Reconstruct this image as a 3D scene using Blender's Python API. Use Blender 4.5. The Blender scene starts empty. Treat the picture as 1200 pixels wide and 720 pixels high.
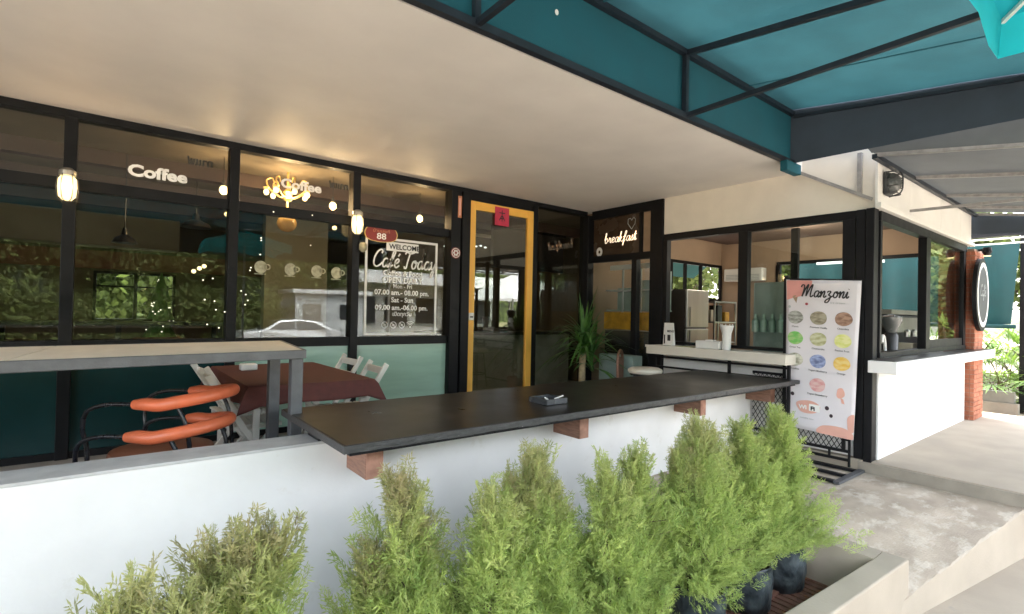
import bpy, bmesh, math, random
import numpy as np
from mathutils import Vector, Matrix
random.seed(7); rng = np.random.default_rng(7)
C = bpy.context.scene
COL = C.collection
# ------------------------------------------------------------------ camera
F = 604.02
RM = ((0.78501349, -0.61912192, 0.02102085), (0.0236443, -0.00396322, -0.99971258), (0.61902728, 0.78528488, 0.01152752))
cd = bpy.data.cameras.new('camera'); cam = bpy.data.objects.new('camera', cd); COL.objects.link(cam); C.camera = cam
cd.sensor_width = 36.0; cd.lens = F / 1200 * 36; cd.clip_end = 500; cd.clip_start = 0.05
r, d, f = [Vector(v) for v in RM]
cam.matrix_world = Matrix(((r.x, -d.x, -f.x, 0), (r.y, -d.y, -f.y, 0), (r.z, -d.z, -f.z, 1.45), (0, 0, 0, 1)))
# ------------------------------------------------------------------ sky, sun, exposure
SUN_EL, SUN_AZ = math.radians(54), math.radians(68)      # azimuth of the sun seen from the origin, measured from +x
w = bpy.data.worlds.new('World'); C.world = w; w.use_nodes = True
nt = w.node_tree; bg = nt.nodes['Background']; sky = nt.nodes.new('ShaderNodeTexSky')
sky.sky_type = 'NISHITA'; sky.sun_disc = False; sky.sun_elevation = SUN_EL; sky.sun_rotation = math.radians(90) - SUN_AZ
sky.dust_density = 4.0; sky.air_density = 1.0; sky.ozone_density = 1.0
hs = nt.nodes.new('ShaderNodeHueSaturation'); hs.inputs['Saturation'].default_value = 0.3
nt.links.new(sky.outputs[0], hs.inputs['Color']); nt.links.new(hs.outputs[0], bg.inputs[0]); bg.inputs[1].default_value = 0.15
sd = bpy.data.lights.new('sun', 'SUN'); sd.energy = 1.1; sd.angle = math.radians(11); sd.color = (1, .96, .9)
sun = bpy.data.objects.new('sun', sd); COL.objects.link(sun)
sv = Vector((math.cos(SUN_EL) * math.cos(SUN_AZ), math.cos(SUN_EL) * math.sin(SUN_AZ), math.sin(SUN_EL)))
sun.rotation_euler = sv.to_track_quat('Z', 'Y').to_euler()
C.view_settings.view_transform = 'Standard'; C.view_settings.look = 'None'; C.view_settings.gamma = 1
C.view_settings.exposure = 3.85
C.cycles.use_denoising = True; C.cycles.max_bounces = 10; C.cycles.transparent_max_bounces = 16
C.cycles.diffuse_bounces = 5; C.cycles.sample_clamp_indirect = 6; C.cycles.caustics_reflective = False; C.cycles.caustics_refractive = False

# ------------------------------------------------------------------ materials
def nodes(name):
    m = bpy.data.materials.new(name); m.use_nodes = True; n = m.node_tree
    return m, n, n.nodes['Principled BSDF'], n.nodes['Material Output']
def mat(name, col, rough=.6, metal=0, var=.12, scale=6, bump=.0, bscale=60, col2=None, spots=None, spec=.5, stretch=None, coat=0, trans=0, detail=6, contrast=(.35, .68), soft=.06):
    m, n, p, o = nodes(name)
    p.inputs['Metallic'].default_value = metal; p.inputs['Specular IOR Level'].default_value = spec
    p.inputs['Coat Weight'].default_value = coat
    tc = n.nodes.new('ShaderNodeTexCoord'); mp = n.nodes.new('ShaderNodeMapping'); n.links.new(tc.outputs['Object'], mp.inputs[0])
    if stretch: mp.inputs['Scale'].default_value = stretch
    nz = n.nodes.new('ShaderNodeTexNoise'); nz.inputs['Scale'].default_value = scale; nz.inputs['Detail'].default_value = detail; n.links.new(mp.outputs[0], nz.inputs[0])
    cr = n.nodes.new('ShaderNodeValToRGB'); n.links.new(nz.outputs[0], cr.inputs[0])
    c2 = col2 or [c * (1 - var) for c in col]; c1 = col if col2 else [min(1, c * (1 + var * .6)) for c in col]
    cr.color_ramp.elements[0].position, cr.color_ramp.elements[1].position = contrast
    cr.color_ramp.elements[0].color = (*c2, 1); cr.color_ramp.elements[1].color = (*c1, 1)
    out = cr.outputs[0]
    if spots:                                                   # (colour, scale, threshold)
        n2 = n.nodes.new('ShaderNodeTexNoise'); n2.inputs['Scale'].default_value = spots[1]; n2.inputs['Detail'].default_value = 8; n2.inputs['Roughness'].default_value = .65
        n.links.new(mp.outputs[0], n2.inputs[0])
        r2 = n.nodes.new('ShaderNodeValToRGB'); r2.color_ramp.elements[0].position = spots[2]; r2.color_ramp.elements[1].position = spots[2] + soft; n.links.new(n2.outputs[0], r2.inputs[0])
        mx = n.nodes.new('ShaderNodeMix'); mx.data_type = 'RGBA'; n.links.new(r2.outputs[0], mx.inputs[0]); n.links.new(out, mx.inputs[6]); mx.inputs[7].default_value = (*spots[0], 1); out = mx.outputs[2]
    n.links.new(out, p.inputs['Base Color'])
    rr = n.nodes.new('ShaderNodeMapRange'); n.links.new(nz.outputs[0], rr.inputs[0]); rr.inputs[3].default_value = max(.03, rough - .08); rr.inputs[4].default_value = min(1, rough + .1)
    n.links.new(rr.outputs[0], p.inputs['Roughness'])
    if bump:
        n3 = n.nodes.new('ShaderNodeTexNoise'); n3.inputs['Scale'].default_value = bscale; n3.inputs['Detail'].default_value = 5; n.links.new(mp.outputs[0], n3.inputs[0])
        b = n.nodes.new('ShaderNodeBump'); b.inputs['Strength'].default_value = bump; b.inputs['Distance'].default_value = .02; n.links.new(n3.outputs[0], b.inputs['Height']); n.links.new(b.outputs[0], p.inputs['Normal'])
    if trans:
        t = n.nodes.new('ShaderNodeBsdfTranslucent'); n.links.new(out, t.inputs[0]); ms = n.nodes.new('ShaderNodeMixShader'); ms.inputs[0].default_value = trans
        n.links.new(p.outputs[0], ms.inputs[1]); n.links.new(t.outputs[0], ms.inputs[2]); n.links.new(ms.outputs[0], o.inputs[0])
    return m
def emis(name, col, s):
    m, n, p, o = nodes(name); p.inputs['Base Color'].default_value = (*col, 1); p.inputs['Emission Color'].default_value = (*col, 1); p.inputs['Emission Strength'].default_value = s; return m
def glass(name, tint=(.86, .93, .9), f0=.07, rough=0.0):
    m, n, p, o = nodes(name); n.nodes.remove(p)
    g = n.nodes.new('ShaderNodeNewGeometry'); dt = n.nodes.new('ShaderNodeVectorMath'); dt.operation = 'DOT_PRODUCT'
    n.links.new(g.outputs['Normal'], dt.inputs[0]); n.links.new(g.outputs['Incoming'], dt.inputs[1])
    ab = n.nodes.new('ShaderNodeMath'); ab.operation = 'ABSOLUTE'; n.links.new(dt.outputs['Value'], ab.inputs[0])
    su = n.nodes.new('ShaderNodeMath'); su.operation = 'SUBTRACT'; su.inputs[0].default_value = 1; n.links.new(ab.outputs[0], su.inputs[1])
    pw = n.nodes.new('ShaderNodeMath'); pw.operation = 'POWER'; pw.inputs[1].default_value = 5; n.links.new(su.outputs[0], pw.inputs[0])
    ma = n.nodes.new('ShaderNodeMath'); ma.operation = 'MULTIPLY_ADD'; ma.inputs[1].default_value = 1 - f0; ma.inputs[2].default_value = f0; n.links.new(pw.outputs[0], ma.inputs[0])
    t = n.nodes.new('ShaderNodeBsdfTransparent'); t.inputs[0].default_value = (*tint, 1); gl = n.nodes.new('ShaderNodeBsdfGlossy'); gl.inputs['Roughness'].default_value = rough
    ms = n.nodes.new('ShaderNodeMixShader'); n.links.new(ma.outputs[0], ms.inputs[0]); n.links.new(t.outputs[0], ms.inputs[1]); n.links.new(gl.outputs[0], ms.inputs[2]); n.links.new(ms.outputs[0], o.inputs[0]); return m
M = {}
M['ceiling'] = mat('painted_ceiling', (.82, .785, .75), .55, var=.06, scale=1.6, bump=.06, bscale=25)
M['white_wall'] = mat('white_wall_paint', (.84, .84, .835), .65, var=.06, scale=2.2, bump=.08, bscale=45, spots=((.66, .63, .57), 6, .62), soft=.25)
M['wall_cap'] = mat('wall_cap_concrete', (.55, .55, .55), .8, var=.12, scale=9, bump=.1, spots=((.3, .29, .28), 40, .72))
M['white_paint'] = mat('white_paint', (.78, .77, .74), .5, var=.05, scale=3, bump=.04)
M['cream_paint'] = mat('cream_paint', (.72, .68, .60), .5, var=.05, scale=4, bump=.04)
M['black'] = mat('black_powder_coat', (.006, .0065, .008), .45, var=.3, scale=7, bump=.05, bscale=200, spec=.22)
M['steel_black'] = mat('black_steel_paint', (.009, .009, .011), .5, spec=.25, var=.3, scale=14, bump=.1, bscale=90, spots=((.16, .15, .14), 30, .74))
M['counter'] = mat('black_counter_top', (.022, .020, .018), .3, var=.12, scale=3, bump=.012, bscale=70)
M['counter_edge'] = mat('worn_counter_edge', (.06, .06, .06), .5, var=.4, scale=20, bump=.3, bscale=60, spots=((.45, .43, .4), 35, .68), stretch=(.6, 2, 2))
M['grey_edge'] = mat('scuffed_grey_metal', (.105, .11, .12), .5, metal=.2, var=.2, scale=12, bump=.08, bscale=80, spots=((.36, .36, .35), 14, .71))
M['cement_board'] = mat('cement_board', (.74, .68, .58), .55, var=.1, scale=7, bump=.05, stretch=(1, .4, 1))
M['wood'] = mat('red_brown_wood', (.34, .185, .125), .55, col2=(.19, .095, .065), scale=9, bump=.2, bscale=30, stretch=(8, 1.2, 8), contrast=(.3, .75))
M['wood_end'] = mat('end_grain_wood', (.50, .27, .19), .65, col2=(.25, .12, .08), scale=8, bump=.2, bscale=40, stretch=(1, 1, 1.3))
M['yellow'] = mat('yellow_door_paint', (.90, .50, .09), .45, var=.06, scale=4)
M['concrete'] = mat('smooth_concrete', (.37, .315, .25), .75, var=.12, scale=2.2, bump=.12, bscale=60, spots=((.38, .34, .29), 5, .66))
M['step_face'] = mat('shaded_step_concrete', (.30, .27, .225), .8, var=.15, scale=5, bump=.2, bscale=60)  # darker copy of the pavement concrete, riser shade put into the colour
M['ramp'] = mat('flaked_white_ramp', (.50, .42, .335), .8, col2=(.33, .275, .215), scale=3.5, bump=.4, bscale=60, stretch=(.8, 1.3, 1), spots=((.60, .545, .465), 5.5, .49), detail=12, soft=.18)
M['rim'] = mat('planter_rim_cement', (.43, .37, .295), .75, var=.08, scale=3, bump=.12, bscale=50)
M['street'] = mat('pale_street_concrete', (.38, .325, .26), .85, var=.16, scale=1.3, bump=.2, bscale=30, spots=((.33, .3, .26), 3, .64))
M['floor_tile'] = mat('terrace_floor', (.30, .29, .27), .5, var=.15, scale=4, bump=.05)
M['dark_teal'] = mat('dark_reflection_panel', (.006, .034, .036), .22, var=.25, scale=2, spec=.5)  # same frosted glass as the mint panels, dark reflections put into its colour
M['mint'] = mat('frosted_mint_glass', (.36, .56, .47), .18, var=.12, scale=2.5, stretch=(.4, 1, 3), spec=.6)
M['teal'] = mat('teal_canopy_fabric', (.035, .125, .148), .75, var=.14, scale=3, bump=.15, bscale=120, trans=.08)
M['teal_back'] = mat('teal_valance_fabric', (.004, .085, .118), .8, var=.12, scale=3, bump=.15, bscale=120)
M['teal_curtain'] = mat('teal_shade_cloth', (.004, .045, .047), .8, var=.15, scale=3, bump=.2, bscale=100, trans=.05)
M['navy'] = mat('navy_canopy_fabric', (.045, .062, .085), .8, var=.15, scale=3, bump=.15, bscale=120)
M['grey_fabric'] = mat('grey_canopy_fabric', (.13, .14, .145), .8, var=.1, scale=4, bump=.15, bscale=120, trans=.03)
M['canopy_bar'] = mat('dark_canopy_steel', (.014, .02, .03), .45, var=.3, scale=10, spots=((.2, .2, .2), 24, .75))
M['grey_bar'] = mat('grey_galvanised_steel', (.34, .33, .32), .5, metal=.3, var=.2, scale=16)
M['cyan'] = mat('turquoise_parasol_fabric', (.02, .62, .74), .7, var=.08, scale=3, bump=.12, bscale=140, trans=.5)
M['orange'] = mat('orange_vinyl', (.72, .17, .075), .35, var=.08, scale=10, bump=.05, bscale=50)
M['seat_brown'] = mat('brown_vinyl_seat', (.26, .10, .06), .45, var=.12, scale=6)
M['black_tube'] = mat('black_tube', (.012, .013, .018), .25, var=.2, scale=10)
M['maroon'] = mat('maroon_tablecloth', (.11, .032, .028), .8, var=.15, scale=20, bump=.2, bscale=200)
M['white_wood'] = mat('white_painted_wood', (.72, .71, .67), .5, var=.06, scale=8, bump=.05)
M['stool'] = mat('cream_vinyl', (.72, .67, .57), .4, var=.05, scale=8)
M['banner'] = mat('white_banner_vinyl', (.74, .71, .75), .45, var=.05, scale=3, bump=.1, bscale=6)
M['ink'] = mat('black_print', (.02, .018, .02), .5, var=.1)
M['white_vinyl'] = mat('white_vinyl_print', (.85, .85, .83), .5, var=.03)
M['cup_vinyl'] = mat('beige_cup_vinyl', (.42, .40, .27), .6, var=.3, scale=25)
M['red_plaque'] = mat('red_enamel_plaque', (.22, .025, .02), .35, var=.2)
M['red_paper'] = mat('red_paper', (.55, .04, .09), .7, var=.15, scale=12)
M['orange_paper'] = mat('orange_paper', (.55, .23, .12), .7, var=.15, scale=12)
M['pink_print'] = mat('pink_print', (.72, .33, .30), .5, var=.08)
M['salmon_print'] = mat('salmon_print', (.78, .43, .35), .5, var=.08)
M['dark_dot'] = mat('dark_print', (.04, .02, .03), .5)
M['cherry'] = mat('dark_red_print', (.35, .04, .06), .5)
M['pot'] = mat('black_grow_bag', (.10, .12, .125), .33, col2=(.018, .024, .028), scale=9, bump=.9, bscale=11, detail=3)  # lighter mottling puts the highlights of the crumpled plastic into the colour
M['soil'] = mat('potting_soil', (.11, .07, .045), .95, col2=(.03, .02, .014), scale=60, bump=.8, bscale=70, contrast=(.4, .6))
M['red_slat'] = mat('red_clay_slat', (.27, .13, .095), .85, var=.3, scale=14, bump=.2, spots=((.42, .18, .08), 9, .6))
M['bark'] = mat('grey_brown_bark', (.13, .09, .06), .9, var=.35, scale=25, bump=.5, bscale=60)
M['brick'] = mat('orange_brick', (.50, .19, .11), .85, col2=(.33, .11, .06), scale=9, bump=.3, bscale=60, spots=((.6, .33, .24), 30, .64))
M['mortar'] = mat('brick_mortar', (.36, .24, .18), .9, bump=.2)
M['steel'] = mat('brushed_steel', (.42, .41, .38), .32, metal=.85, var=.15, scale=4, stretch=(1, 1, .1))
M['fridge_side'] = mat('dark_fridge_side', (.05, .04, .035), .4)
M['plastic_white'] = mat('white_plastic', (.75, .75, .73), .4, var=.03)
M['plastic_black'] = mat('black_plastic', (.02, .02, .022), .35, var=.2)
M['box'] = mat('beige_carton', (.48, .42, .31), .8, var=.1)
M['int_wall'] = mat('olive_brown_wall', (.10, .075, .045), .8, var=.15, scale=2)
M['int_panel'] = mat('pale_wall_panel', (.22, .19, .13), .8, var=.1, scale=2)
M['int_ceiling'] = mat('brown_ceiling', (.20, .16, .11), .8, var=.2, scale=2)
M['booth_wall'] = mat('terracotta_wall', (.37, .26, .175), .8, var=.08, scale=2)
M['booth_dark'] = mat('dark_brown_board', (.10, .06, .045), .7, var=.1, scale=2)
M['chalk'] = mat('dark_menu_board', (.03, .028, .027), .5, var=.2)
M['chalk_brown'] = mat('brown_sign_board', (.055, .035, .022), .25, var=.15, scale=2)
M['tan'] = mat('tan_panel', (.36, .25, .16), .7, var=.15, scale=8)
M['yellow_vinyl'] = mat('yellow_vinyl_sheet', (.62, .32, .02), .4, var=.3, scale=7, bump=.3, bscale=10)
M['mint_cab'] = mat('mint_cabinet', (.30, .40, .37), .4, var=.1)
M['gold'] = mat('gilded_metal', (.85, .60, .22), .4, metal=.5, var=.15)
M['grass'] = mat('street_lawn', (.20, .18, .09), .95, col2=(.12, .13, .04), scale=4, bump=.3)
M['car_paint'] = mat('silver_car_paint', (.62, .65, .66), .25, metal=.3, var=.02, coat=.6)
M['car_glass'] = mat('car_window_glass', (.02, .025, .03), .06, spec=.8, var=.05)
M['rubber'] = mat('tyre_rubber', (.02, .02, .02), .8)
M['kiosk'] = mat('grey_kiosk_panel', (.45, .48, .48), .6, var=.15, scale=3)
M['tent'] = mat('white_tent_fabric', (.80, .82, .80), .7, var=.05, trans=.4)
M['roof_sheet'] = mat('pale_roof_sheet', (.62, .64, .63), .5, var=.1, scale=2)
M['red_sheet'] = mat('red_sheet', (.45, .08, .07), .6, var=.1)
M['leaf_dark'] = mat('dracaena_leaf', (.10, .24, .05), .4, col2=(.05, .13, .03), scale=12, trans=.2)
M['palm_leaf'] = mat('palm_leaf_green', (.22, .32, .06), .45, col2=(.07, .15, .025), scale=3, trans=.35)
M['red_pot'] = mat('red_glazed_pot', (.30, .015, .02), .35, var=.2)
M['marble_white'] = mat('white_marbled_stand', (.6, .57, .52), .5, col2=(.14, .12, .1), scale=14, contrast=(.42, .52))
M['lamp_metal'] = mat('dark_lamp_housing', (.03, .033, .036), .4)
M['lamp_lens'] = mat('smoky_lens', (.10, .11, .11), .25, var=.2, spec=.7)
M['kerb'] = mat('grey_kerb_stone', (.2, .2, .185), .85, var=.15, bump=.2)
M['glass'] = glass('window_glass', (.88, .91, .89), .038)
M['booth_glass'] = glass('booth_window_glass', (.93, .95, .93), .035)
M['door_glass'] = glass('door_glass', (.82, .84, .80), .12)
M['jar'] = emis('lit_lamp_jar', (1, .74, .34), .16)
M['bulb'] = emis('warm_bulb', (1, .76, .36), .24)
M['neon'] = emis('lit_white_lettering', (1, .82, .6), .08)
M['spark'] = emis('fairy_light', (1, .92, .7), .12)
M['tube_light'] = emis('fluorescent_tube', (.9, 1, .95), .17)

def leafmat(name, base, tip, dark):
    m, n, p, o = nodes(name); p.inputs['Roughness'].default_value = .65; p.inputs['Specular IOR Level'].default_value = .25
    a = n.nodes.new('ShaderNodeAttribute'); a.attribute_name = 'tint'
    sp = n.nodes.new('ShaderNodeSeparateColor'); n.links.new(a.outputs['Color'], sp.inputs[0])
    m1 = n.nodes.new('ShaderNodeMix'); m1.data_type = 'RGBA'; n.links.new(sp.outputs[0], m1.inputs[0]); m1.inputs[6].default_value = (*dark, 1); m1.inputs[7].default_value = (*base, 1)
    m2 = n.nodes.new('ShaderNodeMix'); m2.data_type = 'RGBA'; n.links.new(sp.outputs[1], m2.inputs[0]); n.links.new(m1.outputs[2], m2.inputs[6]); m2.inputs[7].default_value = (*tip, 1)
    n.links.new(m2.outputs[2], p.inputs['Base Color']); t = n.nodes.new('ShaderNodeBsdfTranslucent'); n.links.new(m2.outputs[2], t.inputs[0])
    ms = n.nodes.new('ShaderNodeMixShader'); ms.inputs[0].default_value = .4; n.links.new(p.outputs[0], ms.inputs[1]); n.links.new(t.outputs[0], ms.inputs[2]); n.links.new(ms.outputs[0], o.inputs[0]); return m
M['cypress'] = leafmat('cypress_leaf', (.60, .70, .25), (.52, .43, .28), (.30, .42, .13))
M['tree_leaf'] = leafmat('street_tree_leaf', (.14, .18, .045), (.22, .24, .09), (.04, .065, .02))

# ------------------------------------------------------------------ helpers
ORG = {}
def setp(o, label=None, cat=None, group=None, kind=None):
    for k, v in (('label', label), ('category', cat), ('group', group), ('kind', kind)):
        if v: o[k] = v
    return o
def thing(name, label, cat, loc=(0, 0, 0), group=None):
    o = bpy.data.objects.new(name, None); COL.objects.link(o); o.location = loc; o.empty_display_size = .1
    ORG[o.name] = Vector(loc); return setp(o, label, cat, group)
def link(name, me, m=None, parent=None, smooth=False):
    o = bpy.data.objects.new(name, me); COL.objects.link(o)
    if m is not None: me.materials.clear(); me.materials.append(m)
    if parent: o.parent = parent; ORG[o.name] = ORG[parent.name]
    else: ORG[o.name] = Vector((0, 0, 0))
    if smooth:
        for p in me.polygons: p.use_smooth = True
    return o
class MB:
    def __init__(s): s.v = []; s.f = []
    def add(s, v, f):
        n = len(s.v); s.v += [tuple(a) for a in v]; s.f += [tuple(i + n for i in g) for g in f]; return s
    def box(s, x0, x1, y0, y1, z0, z1):
        x0, x1 = sorted((x0, x1)); y0, y1 = sorted((y0, y1)); z0, z1 = sorted((z0, z1))
        return s.add([(x, y, z) for z in (z0, z1) for x, y in ((x0, y0), (x1, y0), (x1, y1), (x0, y1))], [(3, 2, 1, 0), (4, 5, 6, 7), (0, 1, 5, 4), (1, 2, 6, 5), (2, 3, 7, 6), (3, 0, 4, 7)])
    def prism(s, pts, z0, z1):                      # pts CCW in xy; z0/z1 numbers or lists
        n = len(pts); a = z0 if isinstance(z0, (list, tuple)) else [z0] * n; b = z1 if isinstance(z1, (list, tuple)) else [z1] * n
        return s.add([(p[0], p[1], a[i]) for i, p in enumerate(pts)] + [(p[0], p[1], b[i]) for i, p in enumerate(pts)],
                     [tuple(range(n))[::-1], tuple(range(n, 2 * n))] + [(i, (i + 1) % n, n + (i + 1) % n, n + i) for i in range(n)])
    def bar(s, a, b, w, h=None, up=(0, 0, 1)):      # square bar between two points
        a, b = Vector(a), Vector(b); h = h or w; dd = (b - a).normalized(); u = Vector(up)
        if abs(dd.dot(u)) > .98: u = Vector((1, 0, 0))
        sx = dd.cross(u).normalized(); sy = sx.cross(dd).normalized()
        v = [p + sx * (i * w / 2) + sy * (j * h / 2) for p in (a, b) for i, j in ((-1, -1), (1, -1), (1, 1), (-1, 1))]
        return s.add(v, [(3, 2, 1, 0), (4, 5, 6, 7), (0, 1, 5, 4), (1, 2, 6, 5), (2, 3, 7, 6), (3, 0, 4, 7)])
    def tube(s, pts, r, n=10, caps=True):
        pts = [Vector(p) for p in pts]; rr = r if isinstance(r, (list, tuple)) else [r] * len(pts); u = None; vs = []
        for i, p in enumerate(pts):
            t = (pts[min(i + 1, len(pts) - 1)] - pts[max(i - 1, 0)]).normalized()
            if u is None: u = t.orthogonal().normalized()
            else: u = (u - t * u.dot(t)).normalized()
            w_ = t.cross(u)
            vs += [p + (u * math.cos(k * 2 * math.pi / n) + w_ * math.sin(k * 2 * math.pi / n)) * rr[i] for k in range(n)]
        fs = [(i * n + k, i * n + (k + 1) % n, (i + 1) * n + (k + 1) % n, (i + 1) * n + k) for i in range(len(pts) - 1) for k in range(n)]
        if caps: fs += [tuple(range(n))[::-1], tuple((len(pts) - 1) * n + k for k in range(n))]
        return s.add(vs, fs)
    def lathe(s, prof, c, n=24, caps=True):         # prof [(r, z)] about vertical axis through c
        cx, cy, cz = c
        vs = [(cx + r_ * math.cos(k * 2 * math.pi / n), cy + r_ * math.sin(k * 2 * math.pi / n), cz + z) for r_, z in prof for k in range(n)]
        fs = [(i * n + k, i * n + (k + 1) % n, (i + 1) * n + (k + 1) % n, (i + 1) * n + k) for i in range(len(prof) - 1) for k in range(n)]
        if caps: fs += [tuple(range(n))[::-1], tuple((len(prof) - 1) * n + k for k in range(n))]
        return s.add(vs, fs)
    def disc(s, c, rx, rz, ax, ay, th, n=28):       # disc spanned by unit vectors ax, ay; thickness th along their normal
        c, ax, ay = Vector(c), Vector(ax), Vector(ay); nn = ax.cross(ay)
        vs = [c + ax * rx * math.cos(k * 2 * math.pi / n) + ay * rz * math.sin(k * 2 * math.pi / n) + nn * h for h in (0, th) for k in range(n)]
        return s.add(vs, [tuple(range(n))[::-1], tuple(range(n, 2 * n))] + [(k, (k + 1) % n, n + (k + 1) % n, n + k) for k in range(n)])
    def ring(s, c, r0, r1, ax, ay, th, n=32, sx=1, a0=0, a1=2 * math.pi):
        c, ax, ay = Vector(c), Vector(ax), Vector(ay); nn = ax.cross(ay); vs = []; full = abs(a1 - a0 - 2 * math.pi) < 1e-6; m = n if full else n + 1
        for h in (0, th):
            for r_ in (r0, r1): vs += [c + (ax * sx * math.cos(a0 + k * (a1 - a0) / n) + ay * math.sin(a0 + k * (a1 - a0) / n)) * r_ + nn * h for k in range(m)]
        fs = []
        for k in range(n):
            j = (k + 1) % m; fs += [(k, m + k, m + j, j), (2 * m + k, 2 * m + j, 3 * m + j, 3 * m + k), (m + k, 3 * m + k, 3 * m + j, m + j), (k, j, 2 * m + j, 2 * m + k)]
        return s.add(vs, fs)
    def ball(s, c, r, n=12, sz=1):
        prof = [(r * math.sin(math.pi * i / n) + 1e-4, -r * sz * math.cos(math.pi * i / n)) for i in range(n + 1)]
        return s.lathe(prof, c, n + 4)
    def build(s, name, m, parent=None, bevel=0, smooth=False, label=None, kind=None):
        og = ORG[parent.name] if parent else Vector((0, 0, 0))
        me = bpy.data.meshes.new(name); me.from_pydata([(a[0] - og.x, a[1] - og.y, a[2] - og.z) for a in s.v], [], s.f); me.validate(); me.update()
        o = link(name, me, m, parent, smooth)
        if bevel: b = o.modifiers.new('bevel', 'BEVEL'); b.width = bevel; b.segments = 2; b.limit_method = 'ANGLE'
        if smooth and not bevel: 
            try: me.set_sharp_from_angle(angle=math.radians(40))
            except Exception: pass
        return setp(o, label, kind=kind)
def struct(o, label=None): o['kind'] = 'structure'; 
def copy_tree(o, loc=None, rot=None, label=None):
    c = o.copy(); COL.objects.link(c)
    if loc is not None: c.location = loc
    if rot is not None: c.rotation_euler = (0, 0, rot)
    if label: c['label'] = label
    def rec(src, dst):
        for ch in [k for k in COL.objects if k.parent == src]:
            k = ch.copy(); COL.objects.link(k); k.parent = dst; rec(ch, k)
    rec(o, c); return c
def text(body, h, pos, right, up, m, parent, name='lettering', th=.0015, bold=0, shear=0, sx=1, align='LEFT', label=None, mirror=False):
    cu = bpy.data.curves.new('t', 'FONT'); cu.body = body; cu.size = h / .72; cu.extrude = th / 2; cu.offset = bold * h; cu.shear = shear; cu.align_x = align; cu.resolution_u = 3
    ob = bpy.data.objects.new('t', cu); COL.objects.link(ob); dg = bpy.context.evaluated_depsgraph_get()
    me = bpy.data.meshes.new_from_object(ob.evaluated_get(dg)); bpy.data.objects.remove(ob); bpy.data.curves.remove(cu)
    R_, U_ = Vector(right), Vector(up); N_ = R_.cross(U_); og = ORG[parent.name] if parent else Vector((0, 0, 0)); P_ = Vector(pos) - og
    mx = -1 if mirror else 1
    for v in me.vertices: v.co = P_ + R_ * (v.co.x * sx * mx) + U_ * v.co.y + N_ * (v.co.z + th / 2)
    me.name = name; o = link(name, me, m, parent); return setp(o, label)
def spline(pts, k=5):
    P_ = [Vector(p) for p in pts]
    if len(P_) < 3: return P_
    out = []; Q = [P_[0]] + P_ + [P_[-1]]
    for i in range(1, len(Q) - 2):
        a, b, c, d_ = Q[i - 1:i + 3]
        for j in range(k):
            t = j / k; out.append(.5 * ((2 * b) + (c - a) * t + (2 * a - 5 * b + 4 * c - d_) * t * t + (3 * b - a - 3 * c + d_) * t ** 3))
    return out + [P_[-1]]
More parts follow.
